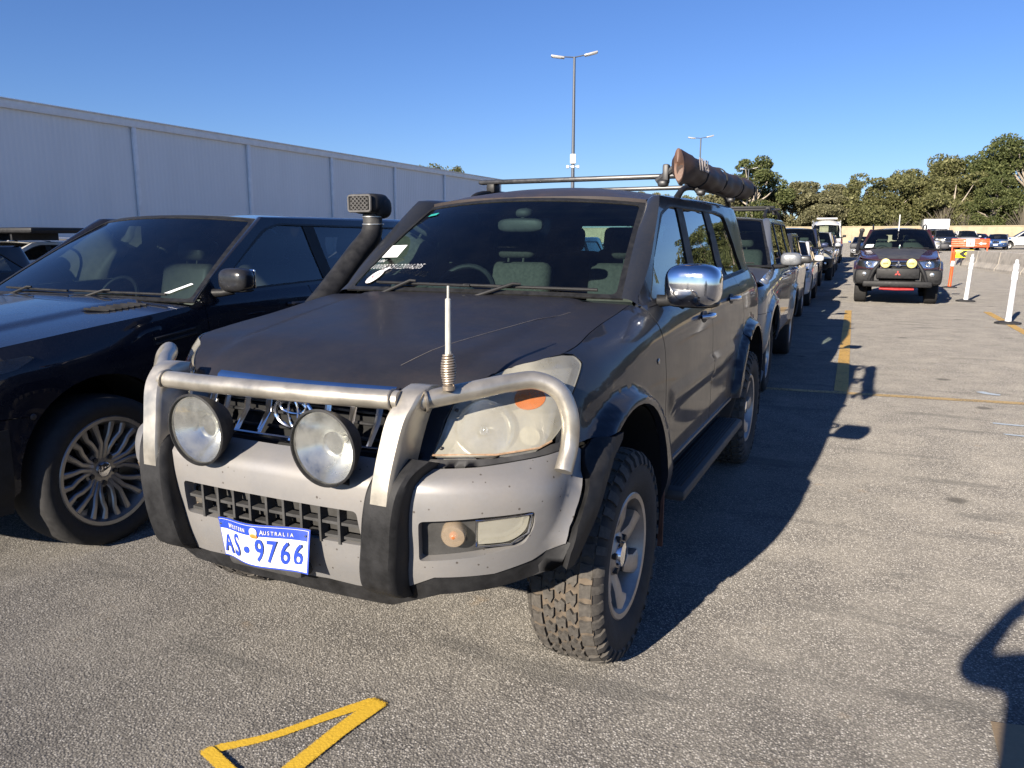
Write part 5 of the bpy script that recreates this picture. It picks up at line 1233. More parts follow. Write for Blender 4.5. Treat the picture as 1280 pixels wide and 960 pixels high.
    build_car('parked_car', 'white wagon in the distance at the far left, beyond the roof with the black awning', 'car', (-20.0, 11.5, 0), 0, hw=.90, yf=-.88, wb=2.7, ro=1.0, zb=.3, zh=.92, zcowl=1.05, zbelt=1.05, zroof=1.58, pm=WH, step=.1, detail=False)
    build_car('parked_car', 'navy wagon directly behind the glossy black four-wheel drive', 'car', (-4.5, 8.9, 0), 0, hw=.90, yf=-.88, wb=2.7, ro=1.0, zb=.3, zh=.92, zcowl=1.05, zbelt=1.05, zroof=1.58, pm=NV, step=.08, detail=False)
    build_car('parked_car', 'white sedan parked two places behind the glossy black four-wheel drive', 'car', (-4.6, 14.6, 0), 0, hw=.90, yf=-.88, wb=2.7, ro=1.0, zb=.3, zh=.86, zcowl=.98, zbelt=.98, zroof=1.46, pm=WH, step=.1, detail=False)
    build_car('parked_car', 'grey sedan one lane left of the glossy black four-wheel drive', 'car', (-8.0, 10.6, 0), 0, hw=.90, yf=-.88, wb=2.7, ro=1.0, zb=.3, zh=.84, zcowl=.96, zbelt=.96, zroof=1.42, pm=SV, step=.1, detail=False)
# ---------- ground, paint marks, walls, posts, trees ----------
def asphalt_material():
    m, N, L, b = nmat('old_asphalt')
    tc = N.new('ShaderNodeTexCoord')
    def vor(scale, feature='F1'):
        v = N.new('ShaderNodeTexVoronoi'); v.inputs['Scale'].default_value = scale; v.feature = feature; L.new(tc.outputs['Object'], v.inputs['Vector']); return v
    v1 = vor(130); v2 = vor(270)
    chip = N.new('ShaderNodeSeparateColor'); L.new(v1.outputs['Color'], chip.inputs[0])
    c = ramp(N, L, chip.outputs[0], [(0, (.09, .084, .075)), (.25, (.25, .233, .207)), (.58, (.44, .415, .375)), (.84, (.66, .625, .565)), (.975, (.95, .92, .86))])
    binder = ramp(N, L, v1.outputs['Distance'], [(.25, 0), (.62, 1)])
    c = mixc(N, L, binder, c, (.10, .095, .088))
    ch2 = N.new('ShaderNodeSeparateColor'); L.new(v2.outputs['Color'], ch2.inputs[0])
    c = mixc(N, L, .30, c, ramp(N, L, ch2.outputs[1], [(0, (.10, .096, .09)), (.6, (.30, .285, .265)), (1, (.55, .52, .48))]))
    big = noise(N, L, .35, 5, .6); mid = noise(N, L, 2.4, 6, .62); fine = noise(N, L, 14, 5, .7)
    c = mixc(N, L, maprange(N, L, mid, .40, .70, .0, .30), c, (.54, .505, .44))
    c = mixc(N, L, ramp(N, L, big, [(.42, 0), (.66, .30)]), c, (.20, .19, .175))
    c = mixc(N, L, ramp(N, L, fine, [(.60, 0), (.72, .30)]), c, (.12, .11, .10))
    streak = noise(N, L, 1.1, 5, .65, stretch=(.55, 2.6, 1)); c = mixc(N, L, ramp(N, L, streak, [(.57, 0), (.65, .55)]), c, (.12, .117, .11))
    rust = noise(N, L, 3.1, 4, .6); c = mixc(N, L, ramp(N, L, rust, [(.66, 0), (.76, .35)]), c, (.40, .29, .18))
    vs = vor(1.15); sp = N.new('ShaderNodeMath'); sp.operation = 'MULTIPLY_ADD'; L.new(fine, sp.inputs[0]); sp.inputs[1].default_value = .12; L.new(vs.outputs['Distance'], sp.inputs[2])
    c = mixc(N, L, ramp(N, L, sp.outputs[0], [(.11, .75), (.165, 0)]), c, (.07, .066, .06))
    c = mixc(N, L, 1.0, c, (.68, .672, .665), 'MULTIPLY')
    L.new(c, b.inputs['Base Color']); b.inputs['Roughness'].default_value = .9; b.inputs['Specular IOR Level'].default_value = .25; b.inputs['Diffuse Roughness'].default_value = 1.0
    h = N.new('ShaderNodeMath'); h.operation = 'MULTIPLY_ADD'; L.new(v1.outputs['Distance'], h.inputs[0]); h.inputs[1].default_value = -1.0; L.new(chip.outputs[1], h.inputs[2])
    bump(N, L, b, h.outputs[0], .7, .004)
    return m
def worn_paint(name, col, wear=.5, scale=70, edge=False):
    m, N, L, b = nmat(name); out = N['Material Output']
    n1 = noise(N, L, scale, 5, .75); n2 = noise(N, L, 3, 4, .6)
    L.new(mixc(N, L, maprange(N, L, n1, .3, .7, 0, .35), col, tuple(k*.45 for k in col)), b.inputs['Base Color']); b.inputs['Roughness'].default_value = .75
    tr = N.new('ShaderNodeBsdfTransparent'); mx = N.new('ShaderNodeMixShader')
    a = N.new('ShaderNodeMath'); a.operation = 'MULTIPLY_ADD'; L.new(n2, a.inputs[0]); a.inputs[1].default_value = .45; L.new(n1, a.inputs[2])
    src = a.outputs[0]
    if edge:
        at = N.new('ShaderNodeAttribute'); at.attribute_name = 'cover'
        a2 = N.new('ShaderNodeMath'); a2.operation = 'MULTIPLY_ADD'; L.new(at.outputs['Fac'], a2.inputs[0]); a2.inputs[1].default_value = -.62; L.new(src, a2.inputs[2]); src = a2.outputs[0]
        f = maprange(N, L, src, wear-.06, wear+.06, 1, 0)
    else: f = maprange(N, L, src, wear-.06, wear+.06, 1, 0)
    L.new(f, mx.inputs[0]); L.new(tr.outputs[0], mx.inputs[1]); L.new(b.outputs[0], mx.inputs[2]); L.new(mx.outputs[0], out.inputs[0])
    v = noise(N, L, 95, 3, .6); bump(N, L, b, v, .4, .004)
    return m
def spray(name, path, widths, mat, z=.006):
    P = catmull([tuple(p)+(0,) for p in path], 8)[:, :2]; wd = np.interp(np.linspace(0, 1, len(P)), np.linspace(0, 1, len(widths)), widths)
    g = np.gradient(P, axis=0); g /= np.linalg.norm(g, axis=1)[:, None]; n = np.stack([-g[:, 1], g[:, 0]], 1); rows = []; cov = []
    for k in np.linspace(-1, 1, 9):
        rows.append(np.c_[P+n*wd[:, None]*k*.5, np.full(len(P), z)]); cov += [max(0, 1-abs(k)**4)]*len(P)
    # rounded ends
    mm = M(); mm.grid(np.array(rows), flip=True); o = mm.build(name, mat, None, 0)
    c = np.array(cov).reshape(9, len(P)); e = np.ones(len(P)); e[0] = 0; e[-1] = 0; e[1] = .5; e[-2] = .5; c = c*e[None, :]
    at = o.data.attributes.new('cover', 'FLOAT', 'POINT'); at.data.foreach_set('value', c.ravel()); return o
def GZ(y): return max(0., (y-45)*.013)
def environment():
    A = asphalt_material()
    gm = M(); gm.add([(-700, -500, 0), (700, -500, 0), (700, 45, 0), (-700, 45, 0), (700, 245, 2.6), (-700, 245, 2.6), (700, 900, 2.6), (-700, 900, 2.6)], [(0, 1, 2, 3), (3, 2, 4, 5), (5, 4, 6, 7)]); tag(gm.build('ground', A, None, 0), kind='structure')
    YEL = worn_paint('yellow_line_paint', (.66, .40, .10), .84); YEL2 = worn_paint('faded_yellow_paint', (.58, .40, .17), .80); SPR = worn_paint('yellow_spray', (.80, .50, .04), .36, 240, True); WSP = worn_paint('pale_blue_spray', (.55, .62, .66), .30, 80, True)
    def strip(name, pts, mat, z=.004):
        mm = M(); mm.add([(x, y, z) for x, y in pts], [tuple(range(len(pts)))]); tag(mm.build(name, mat, None, 0), kind='structure')
    strip('lane_line', [(-.12, 8.40), (.015, 8.38), (-.035, 18.2), (-.165, 18.2)], YEL)
    strip('cross_line', [(-.86, 8.18), (4.2, 8.62), (4.2, 8.74), (-.86, 8.30)], YEL2, .0045)
    strip('bay_line', [(2.56, 14.6), (2.70, 14.6), (2.66, 19.0), (2.52, 19.0)], YEL)
    strip('bay_line', [(.505, 2.67), (.66, 2.70), (.66, 1.9), (.49, 1.9)], worn_paint('shade_toned_yellow_paint', (.30, .22, .13), .95))  # yellow line end, photographer's shadow put into its duller colour
    a = spray('spray_mark', [(-1.355, 1.985), (-1.46, 1.83), (-1.57, 1.66), (-1.70, 1.53)], [.060, .05, .045, .05], SPR)
    b = spray('spray_mark', [(-1.345, 1.99), (-1.38, 1.80), (-1.40, 1.62), (-1.42, 1.40)], [.075, .075, .075, .075], SPR, .0075)
    c = spray('spray_mark', [(-1.72, 1.54), (-1.60, 1.50), (-1.50, 1.46), (-1.40, 1.40)], [.055, .055, .06, .06], SPR, .009)
    d = spray('spray_mark', [(1.10, 7.42), (1.35, 7.40), (1.75, 7.48)], [.07, .07, .07], WSP)
    e = spray('spray_mark', [(1.22, 8.95), (1.30, 8.85), (1.42, 8.80)], [.12, .14, .1], WSP)
    f = spray('spray_mark', [(1.12, 7.02), (1.4, 7.0), (1.8, 7.05)], [.06, .06, .06], WSP)
    for o in (a, b, c, d, e, f): tag(o, kind='structure')
    # warehouse wall
    m, N, L, bs = nmat('pale_ribbed_cladding'); n1 = noise(N, L, .5, 4, .6, stretch=(1, 1, .2))
    L.new(mixc(N, L, maprange(N, L, n1, .3, .7, 0, 1), (.78, .78, .77), (.84, .84, .83)), bs.inputs['Base Color']); bs.inputs['Roughness'].default_value = .5
    T_ = plain('cladding_trim', (.84, .84, .83), .5, 0, .08, 2)
    root = empty('warehouse', (-43.2, 60, 0)); tag(root, 'long pale grey metal-clad warehouse wall rising behind the cars on the left', 'building')
    wl_ = M(); ys = np.arange(-60, 34, .17); row = []
    for i, y in enumerate(ys): row.append((.016 if i % 2 else 0, y))
    lo = [(x, y, 0) for x, y in row]; hi = [(x, y, 8.55) for x, y in row]; wl_.grid([lo, hi], flip=True)
    wl_.build('cladding', m, root, 0)
    bx = M(); bx.box((-20, -13, 4.3), (39.9, 94, 8.55)); bx.build('shed_block', T_, root)
    fc = M(); fc.rbox((.10, -13, 8.78), (.30, 94.2, .50), .03); fc.rbox((.16, -13, 9.02), (.42, 94.3, .06), .01); fc.build('fascia', T_, root)
    for k in range(-5, 4):
        y = -12.5+10.3*k if False else (47.5-60)+10.3*k
        if -60 < y < 34: dp = M(); dp.rbox((.13, y, 4.28), (.16, .30, 8.5), .02); dp.build('downpipe_cover', T_, root)
    # limestone wall at the end of the car park
    LW = plain('cream_limestone_blocks', (.40, .33, .22), .9, 0, .18, 1.2, .3)
    for i, x0 in enumerate(range(-60, 120, 12)):
        pass
    wm = M(); wm.box((30, 118, 1.55), (190, .5, 3.1)); 
    for x in np.arange(-65, 125, 4.0): wm.box((x, 117.72, 1.5), (.05, .06, 3.0))
    wm.box((30, 118, 3.12), (190, .62, .12)); o = wm.build('boundary_wall', LW, None); tag(o, 'cream limestone block wall along the far end of the car park', 'wall')
    # concrete barriers
    CB = plain('barrier_concrete', (.42, .38, .32), .85, 0, .25, 3, .4)
    pts = [(5.35, 51.5), (5.85, 47.2), (6.3, 43.3), (6.75, 39.4), (7.2, 35.5), (7.65, 31.6), (8.1, 27.7), (8.55, 23.8), (9.0, 19.9)]
    names = ['furthest', 'second furthest', 'third furthest', 'fourth furthest', 'fourth nearest', 'third nearest', 'second nearest', 'nearest']
    for i in range(len(pts)-1):
        a = np.array(pts[i]); b = np.array(pts[i+1]); d = (b-a); Lb = np.linalg.norm(d)-.08; ang = math.atan2(d[1], d[0]); c = (a+b)/2
        mm = M(); pr = [(-.30, .10), (-.30, .0), (.30, .0), (.30, .10), (.16, .34), (.10, .88), (.07, .90), (-.07, .90), (-.10, .88), (-.16, .34)]
        mm.sweep(None, [[(x_, y_, z_) for y_, z_ in pr] for x_ in (-Lb/2, -Lb/2+.02, Lb/2-.02, Lb/2)]); o = mm.build('concrete_barrier', CB, None, 20); o.location = (c[0], c[1], 0); o.rotation_euler = (0, 0, ang)
        tag(o, f'{names[i]} pale concrete barrier of the line on the right of the lane', 'barrier', 'concrete barriers along the lane')
    # bollards
    WPM = plain('white_bollard_plastic', (.74, .75, .76), .45, 0, .08, 10); OR = plain('orange_plastic', (.75, .10, .02), .45, 0, .1, 10)
    def bollard(x, y, ly, col, band, label, tilt=(0, 0)):
        r = empty('bollard', (x, y, 0)); tag(r, label, 'bollard', 'plastic bollards beside the lane')
        b_ = M(); b_.lathe([(0, .0), (0, .22), (.03, .215), (.05, .12), (.05, 0)], 0, 8, axis='z'); b_.build('base', RUBBER, r)
        T = Matrix.Rotation(tilt[0], 4, 'Y')
        p = M(); p.lathe([(.04, .055), (.10, .052), (.12, .048), (ly*.85, .044), (ly*.86, .050), (ly*.93, .048), (ly*.94, .030), (ly, .026), (ly, 0)], 0, 20, axis='z', T=T); po = p.build('post', col, r)
        for z0, z1, m_ in band:
            q = M(); q.lathe([(z0, .0525), (z1, .0515)], 0, 20, axis='z', T=T); q.build('reflective_band', m_, po)
    BW = plain('band_white', (.85, .85, .86), .3, 0, .03)
    bollard(2.60, 16.5, 1.16, WPM, [(.80, .95, BW)], 'nearest white bollard at the right edge', (radians(1.5), 0))
    bollard(2.52, 22.0, 1.16, WPM, [(.80, .95, BW)], 'second white bollard, between the nearest white one and the orange one', (radians(2.5), 0))
    bollard(2.72, 28.0, 1.20, OR, [(.68, .84, BW)], 'orange bollard with a white band right of the maroon car', (radians(2), 0))
    # orange barrier boards with an arrow sign
    def board(x, y, w, z0, z1, label, sq=True):
        r = empty('barrier_board', (x, y, 0)); tag(r, label, 'barrier', 'orange barrier boards')
        b_ = M()
        for k in range(4): b_.rbox((0, 0, z0+(k+.5)*(z1-z0)/4), (w, .06, (z1-z0)/4*.88), .01)
        for s_ in (-1, 1): b_.rbox((s_*w*.46, .05, z1/2), (.07, .07, z1), .01); b_.rbox((s_*w*.46, .05, .04), (.12, .6, .08), .02)
        b_.build('board', OR, r)
        if sq:
            q = M(); q.rbox((.0, -.035, (z0+z1)/2+.01), (.42, .012, (z1-z0)*.8), .004); qo = q.build('white_sign', BW, r)
            g_ = M(); g_.blob((.0, -.045, (z0+z1)/2+.06), (.08, .012, .08), 2); g_.rbox((0, -.045, (z0+z1)/2-.05), (.12, .01, .14), .02); g_.build('sign_symbol', plain('sign_grey', (.25, .22, .22), .5), qo)
            q = M(); zc_ = (z0+z1)/2-.03; q.add([(.42, -.04, zc_+.0), (.58, -.04, zc_+.09), (.58, -.04, zc_+.035), (.80, -.04, zc_+.035), (.80, -.04, zc_-.035), (.58, -.04, zc_-.035), (.58, -.04, zc_-.09)], [tuple(range(7))]); q.build('white_arrow', BW, r, 0)
    board(6.0, 53.0, 1.95, 1.02, 1.52, 'wide orange barrier board with white square and arrow behind the orange bollard')
    board(3.72, 53.0, .62, .75, 1.66, 'narrow orange barrier board just right of the maroon car', False)
    r = empty('arrow_sign', (5.35, 49.5, 0)); tag(r, 'small yellow sign with a black left-pointing chevron beside the orange bollard', 'sign')
    b_ = M(); b_.rbox((0, 0, .70), (.95, .02, .44), .01); b_.build('panel', plain('sign_yellow', (.85, .62, .02), .4), r)
    b_ = M(); b_.tube([(-.1, .03, 0), (-.1, .03, .8)], .03); b_.build('post', DARKMETAL, r)
    b_ = M(); b_.add([(-.25, -.014, .70), (-.02, -.014, .88), (.22, -.014, .88), (-.01, -.014, .70), (.22, -.014, .52), (-.02, -.014, .52)], [(0, 1, 2, 3, 4, 5)]); b_.build('chevron', BLACKP, r, 0)
    # lamp posts
    def lamp(x, y, h, label, boxes=False, k=1.):
        r = empty('lamp_post', (x, y, 0), radians(20)); tag(r, label, 'lamp post', 'lamp posts over the car park')
        p = M(); p.tube([(0, 0, 0), (0, 0, h*.5), (0, 0, h)], [.13, .10, .07], 0, 14); p.tube([(-.62, 0, h+.02), (0, 0, h-.02), (.62, 0, h+.10)], .035, 0, 8); p.build('pole', plain_cached('pole_grey', (.10, .11, .13), .5, .3), r)
        for s_, z in ((-1, h+.02), (1, h+.16)):
            l = M(); T = Matrix.Translation((.95*s_, 0, z)) @ Matrix.Rotation(-s_*radians(8 if s_ < 0 else 14), 4, 'Y'); l.rbox((0, 0, 0), (.78, .34, .11), .04, 0, T=T); lo_ = l.build('lamp_head', plain_cached('lamp_head_grey', (.45, .44, .42), .4, .2), r)
            gl_ = M(); gl_.rbox((.05*s_, 0, -.062), (.5, .26, .012), .005, 0, T=T); gl_.build('lamp_glass', WHITEP, lo_)
        if boxes:
            b_ = M(); b_.rbox((0, -.12, h*.52), (.34, .22, .55), .05); b_.tube([(-.36, 0, h*.52-.42), (.36, 0, h*.52-.42)], .03)
            for s_ in (-1, 0, 1): b_.rbox((.3*s_, -.1, h*.52-.45), (.16, .22, .18), .05)
            b_.build('camera_cluster', WHITEP, r)
    lamp(-15.7, 44.2, 11.75, 'tallest lamp post with a white camera cluster halfway up', True)
    lamp(-16.0, 85.0, 11.9, 'middle distance lamp post rising behind the roof awning')
    lamp(-16.0, 124.0, 11.8, 'smallest lamp post in front of the dense tree', k=.6)
# ---------- trees ----------
def leaf_mat(name, c1, c2, c3):
    m, N, L, b = nmat(name); g = N.new('ShaderNodeNewGeometry')
    c = ramp(N, L, g.outputs['Random Per Island'], [(0, c1), (.45, c2), (.85, c3), (1, tuple(k*1.4 for k in c3))])
    n1 = noise(N, L, .35, 3, .6); c = mixc(N, L, maprange(N, L, n1, .35, .65, 0, .5), c, tuple(k*.75 for k in c2))
    L.new(c, b.inputs['Base Color']); b.inputs['Roughness'].default_value = .6; b.inputs['Specular IOR Level'].default_value = .25; tl = N.new('ShaderNodeBsdfTranslucent'); L.new(c, tl.inputs[0]); ms = N.new('ShaderNodeMixShader'); ms.inputs[0].default_value = .35; L.new(b.outputs[0], ms.inputs[1]); L.new(tl.outputs[0], ms.inputs[2]); L.new(ms.outputs[0], N['Material Output'].inputs[0])
    return m
BARK = None
def tree_mesh(seed, H, Wd, nl, per, leaf, trunk_h=.28, gap=.55, ls=.18, sparse=False):
    rg = np.random.RandomState(seed); lobes = []
    # limbs end in clumps arranged over a rough dome
    for i in range(nl):
        a = rg.uniform(0, 2*pi); h = rg.uniform(trunk_h*H*.75, H*.93); q = (h/H-trunk_h*.75)/(1-trunk_h*.75)
        rmax = Wd/2*math.sqrt(max(.03, 1-(max(0, q-.25)/.80)**2))*rg.uniform(.35, 1.0); s = Wd*rg.uniform(.10, .21)*(1.05-.35*q)
        lobes.append((rmax*cos(a), rmax*sin(a), h, s, s*rg.uniform(.55, .85)))
    C_ = []; 
    for lx, ly, lz, s, sz in lobes:
        n = int(3.0*per*(s/(Wd*.15))**2*rg.uniform(.6, 1.2)); d = rg.normal(size=(n, 3)); d /= np.linalg.norm(d, axis=1)[:, None]; r = rg.uniform(.45, 1.02, (n, 1))**.7
        p = np.array([lx, ly, lz])+d*r*np.array([s, s, sz]); d2 = np.sin(p[:, 0:1]*2.1+seed)+np.sin(p[:, 1:2]*2.4)+np.sin(p[:, 2:3]*2.9); keep = (d2[:, 0] > -1.5+gap*.2)
        C_.append(p[keep])
    C_ = np.concatenate(C_); n = len(C_); V = np.zeros((n, 4, 3)); a = rg.normal(size=(n, 3)); a /= np.linalg.norm(a, axis=1)[:, None]; b = rg.normal(size=(n, 3)); b -= a*(a*b).sum(1)[:, None]; b /= np.linalg.norm(b, axis=1)[:, None]
    l = ls*rg.uniform(.55, 1.25, (n, 1)); w = l*rg.uniform(.35, .7, (n, 1))
    V[:, 0] = C_-a*l; V[:, 1] = C_+b*w; V[:, 2] = C_+a*l; V[:, 3] = C_-b*w; F = np.arange(n*4).reshape(n, 4)
    crown = (V.reshape(-1, 3), F)
    t = M(); base = [(0, 0, -.2), (.15, .1, H*trunk_h*.5), (0, .2, H*trunk_h), (.2, 0, H*.55), (0, 0, H*.8)]; t.tube(base, [H*.035, H*.028, H*.022, H*.013, H*.004], 0, 9, sm=3)
    for lx, ly, lz, s, sz in lobes[::2]:
        h0 = min(lz*.7, H*.5)*rg.uniform(.6, 1); t.tube([(0, .1, h0), (lx*.5+rg.uniform(-.3, .3), ly*.5, h0+(lz-h0)*.45), (lx*.95, ly*.95, lz)], [H*.013, H*.008, H*.003], 0, 6, sm=3)
    return crown, t
def trees():
    LA = leaf_mat('olive_gum_leaves', (.07, .078, .030), (.15, .155, .060), (.25, .24, .11)); LB = leaf_mat('deep_green_leaves', (.050, .066, .024), (.11, .132, .046), (.19, .205, .08)); LC = leaf_mat('grey_green_leaves', (.09, .09, .045), (.19, .185, .095), (.28, .26, .15))
    DRY = leaf_mat('dry_twigs', (.10, .085, .065), (.18, .155, .12), (.26, .23, .18)); BK = plain('pale_gum_bark', (.36, .31, .25), .8, 0, .3, 3, .3)
    kinds = {}
    for k, (seed, H, Wd, nl, per, m) in {'dense': (1, 12, 10, 40, 330, LB), 'broad': (2, 9, 11, 36, 330, LA), 'grey': (3, 8, 9, 32, 320, LC), 'tall': (4, 13.5, 13, 44, 360, LB), 'loose': (5, 10.5, 11, 24, 330, LA)}.items():
        (V, F), t = tree_mesh(seed, H, Wd, nl, per, m); r = empty('gum_tree', (0, 0, -500)); mesh_obj('crown', V, F, m, r, 0); t.build('trunk', BK, r); kinds[k] = (r, H)
    used = set()
    def put(kind, x, y, h, label, rot=0, grp='trees beyond the end wall', name='gum_tree'):
        r, H = kinds[kind]
        if kind in used: r = copy_tree(r)
        used.add(kind); s = h/H; r.location = (x, y, GZ(y)); r.rotation_euler = (0, 0, rot); r.scale = (s, s, s); tag(r, label, 'tree', grp)
    put('dense', -15.6, 128, 13.0, 'rounded dark green tree standing alone left of centre behind the small lamp post', .4)
    put('grey', -10.0, 132, 9.4, 'low grey-green tree directly right of the rounded dark tree', 1)
    put('grey', -5.2, 129, 9.0, 'low grey-green tree behind the left side of the white van', 2.6)
    put('grey', -20.5, 136, 9.4, 'grey-green tree peeping over the parked roofs left of the rounded dark tree', 4)
    put('loose', -1.6, 133, 8.6, 'olive tree directly above the white van roof', 2)
    put('broad', 2.0, 127, 10.2, 'olive tree with a ragged open top above the maroon car', 1.2)
    put('loose', 4.6, 134, 10.4, 'loose olive tree above the right half of the maroon car', 3.3)
    put('grey', -4.0, 124, 6.6, 'small grey-green tree in front of the taller ones beside the van', 5)
    put('broad', 8.6, 130, 10.6, 'broad olive tree right of the maroon car aerial', 2.2)
    put('broad', 11.8, 126, 9.8, 'broad olive tree above the concrete barrier end', 4.4)
    put('loose', 12.6, 136, 12.6, 'loose tall tree behind the broad olive one near the right', .3)
    put('tall', 16.6, 132, 12.8, 'large deep green tree second from the right edge', 1.6)
    put('tall', 21.5, 128, 15.0, 'tallest deep green tree at the right edge with pale branches', .2)
    put('dense', 16.5, 124, 9.0, 'dark dense tree low behind the orange barrier boards', 2.9)
    xs = list(range(27, 112, 7))
    for i, x in enumerate(xs):
        put(['tall', 'broad', 'loose', 'dense'][i % 4], x, 128-(x-27)*.55+(i % 3)*4, [14.5, 12, 13.5, 12.5, 15][i % 5], 'gum tree of the belt that runs on beyond the right edge', i*1.3)
    for i, (x, y, h, k) in enumerate(((-25, 141, 8, 'grey'), (-31, 143, 8.5, 'broad'), (-37, 146, 9, 'grey'))): put(k, x, y, h, 'gum tree low behind the end of the warehouse', i)
    put('loose', -61.5, 112, 12.3, 'treetop just showing above the warehouse roof')
    for k, (r, H) in kinds.items():
        if k not in used: r.location = (60, 150, 0)
    # dry shrubs in front of the trees
    first = None
    for i, (x, y, s, lab) in enumerate(((4.6, 121.5, 1.0, 'leafless grey shrub behind the maroon car roof'), (8.2, 121, .9, 'leafless grey shrub right of the maroon car'), (10.6, 122, 1.35, 'tall leafless grey shrub above the black four-wheel drive'), (12.9, 121, 1.0, 'spreading leafless grey shrub above the orange boards'), (19.6, 121, 1.3, 'brown leafless shrub at the right edge'))):
        if first is None:
            rg = np.random.RandomState(9); t = M()
            for k in range(160):
                a = rg.uniform(0, 2*pi); r0 = rg.uniform(0, 2.4); e = np.array([r0*cos(a), r0*sin(a)*.6, rg.uniform(1.6, 4.3)*(1-.12*r0)])
                t.tube([(0+.3*cos(a), .1*sin(a), 0), (e[0]*.45, e[1]*.45, e[2]*.62), tuple(e)], [.05, .03, .012], 0, 4, sm=2, cap=False)
            first = t.build('dry_shrub', DRY, None, 0); o = first
        else: o = first.copy(); COL.objects.link(o)
        o.location = (x, y, GZ(y)); o.scale = (s, 1, s); tag(o, lab, 'shrub', 'leafless shrubs along the end wall')
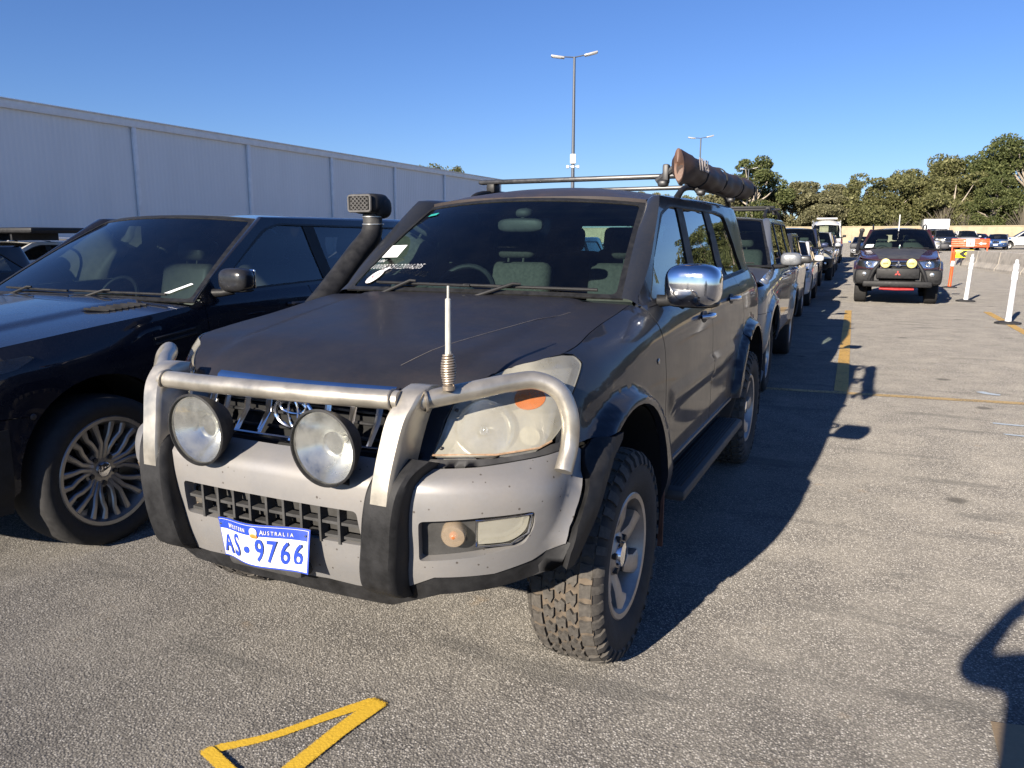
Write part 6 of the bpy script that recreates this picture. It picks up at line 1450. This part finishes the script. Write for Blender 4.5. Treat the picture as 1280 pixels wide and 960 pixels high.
# ---------- the photographer, whose shadow falls on the ground ----------
def person():
    root = None
    J = {'pelvis': (.06, -.42, .93), 'waist': (.07, -.42, 1.08), 'chest': (.09, -.40, 1.28), 'neck': (.10, -.37, 1.45), 'head0': (.10, -.33, 1.54), 'head1': (.10, -.325, 1.66),
         'lsh': (-.08, -.38, 1.39), 'lel': (-.205, -.22, 1.29), 'lwr': (-.075, -.09, 1.45), 'lha': (-.035, -.06, 1.50),
         'rsh': (.28, -.38, 1.39), 'rel': (.40, -.20, 1.27), 'rwr': (.20, -.04, 1.44), 'rha': (.145, -.01, 1.50),
         'lhip': (-.04, -.42, .88), 'lkn': (-.02, -.40, .49), 'lan': (-.03, -.44, .10), 'lto': (-.04, -.26, .035),
         'rhip': (.20, -.42, .88), 'rkn': (.22, -.40, .49), 'ran': (.23, -.44, .10), 'rto': (.25, -.26, .035)}
    Rr = {'pelvis': .21, 'waist': .205, 'chest': .205, 'neck': .06, 'head0': .085, 'head1': .092, 'lsh': .075, 'lel': .046, 'lwr': .032, 'lha': .035, 'rsh': .075, 'rel': .046, 'rwr': .032, 'rha': .035, 'lhip': .10, 'lkn': .062, 'lan': .042, 'lto': .04, 'rhip': .10, 'rkn': .062, 'ran': .042, 'rto': .04}
    E_ = [('pelvis', 'waist'), ('waist', 'chest'), ('chest', 'neck'), ('neck', 'head0'), ('head0', 'head1'), ('chest', 'lsh'), ('lsh', 'lel'), ('lel', 'lwr'), ('lwr', 'lha'), ('chest', 'rsh'), ('rsh', 'rel'), ('rel', 'rwr'), ('rwr', 'rha'), ('pelvis', 'lhip'), ('lhip', 'lkn'), ('lkn', 'lan'), ('lan', 'lto'), ('pelvis', 'rhip'), ('rhip', 'rkn'), ('rkn', 'ran'), ('ran', 'rto')]
    J = {k: list(v) for k, v in J.items()}; Rr = dict(Rr)
    for s_, hx in (('l', 1), ('r', -1)):   # fingers curled round the phone edge
        hx_ = J[s_+'ha']
        for i, (dz, ln) in enumerate(((.034, .036), (.012, .042), (-.010, .040), (-.030, .032))):
            a, b_ = f'{s_}f{i}a', f'{s_}f{i}b'; J[a] = [hx_[0]+hx*.012, hx_[1]+.012, hx_[2]+dz]; J[b_] = [hx_[0]+hx*.035, hx_[1]+.02, hx_[2]+dz*1.05]
            Rr[a] = .010; Rr[b_] = .008; E_ += [(s_+'ha', a), (a, b_)]
        J[s_+'t0'] = [hx_[0]+hx*.02, hx_[1]-.01, hx_[2]-.03]; J[s_+'t1'] = [hx_[0]+hx*.05, hx_[1]-.012, hx_[2]-.01]; Rr[s_+'t0'] = .012; Rr[s_+'t1'] = .009; E_ += [(s_+'ha', s_+'t0'), (s_+'t0', s_+'t1')]
    names = list(J); me = bpy.data.meshes.new('person'); me.from_pydata([tuple(J[k]) for k in names], [(names.index(a), names.index(b)) for a, b in E_], [])
    o = bpy.data.objects.new('person', me); COL.objects.link(o); md = o.modifiers.new('s', 'SKIN'); sv = me.skin_vertices[0].data
    for i, k in enumerate(names): sv[i].radius = (Rr[k]*(1.15 if k in ('chest', 'pelvis', 'waist') else 1), Rr[k]*(.75 if k in ('chest', 'pelvis', 'waist') else 1)); sv[i].use_root = (k == 'pelvis')
    sb = o.modifiers.new('b', 'SUBSURF'); sb.levels = 2; sb.render_levels = 2
    dg = bpy.context.evaluated_depsgraph_get(); dg.update(); m2 = bpy.data.meshes.new_from_object(o.evaluated_get(dg)); bpy.data.objects.remove(o)
    SKIN = plain('skin', (.50, .31, .22), .55); SH = plain('dark_shirt', (.03, .035, .05), .85, 0, .2, 30); TR_ = plain('dark_trousers', (.04, .04, .045), .85, 0, .2, 30)
    m2.materials.clear(); [m2.materials.append(x) for x in (SKIN, SH, TR_)]
    for p in m2.polygons:
        c = p.center; p.use_smooth = True
        p.material_index = 2 if c.z < .95 else (1 if (c.z < 1.46 and not (c.y > -.16 and c.z > 1.40)) else 0)
    po = bpy.data.objects.new('person', m2); COL.objects.link(po); tag(po, 'person in dark clothes holding up a phone, seen only as the shadow at the right', 'person')
    h = M(); h.blob((.10, -.345, 1.655), (.175, .205, .20), 2.2); h.build('hair', plain('brown_hair', (.03, .018, .012), .8), po)
    f = M(); f.blob((.10, -.222, 1.60), (.028, .04, .045), 2)
    for s_ in (-1, 1): f.blob((.10+.033*s_, -.240, 1.62), (.024, .012, .012), 2); f.blob((.10+.092*s_, -.33, 1.60), (.018, .035, .055), 2)
    f.blob((.10, -.236, 1.55), (.05, .012, .012), 2); f.build('face', SKIN, po)
    ph = M(); T = Matrix.Translation((.056, .008, 1.53)) @ Matrix.Rotation(radians(23.93), 4, 'Z') @ Matrix.Rotation(radians(-10.7), 4, 'X'); ph.rbox((0, -.012, 0), (.155, .009, .078), .004, 0, T=T); pho = ph.build('phone', plain('phone_black', (.02, .02, .022), .25), None); tag(pho, 'black phone held sideways by the photographer', 'phone')
environment()
hero, HC = build_hero()
cars()
trees()
person()
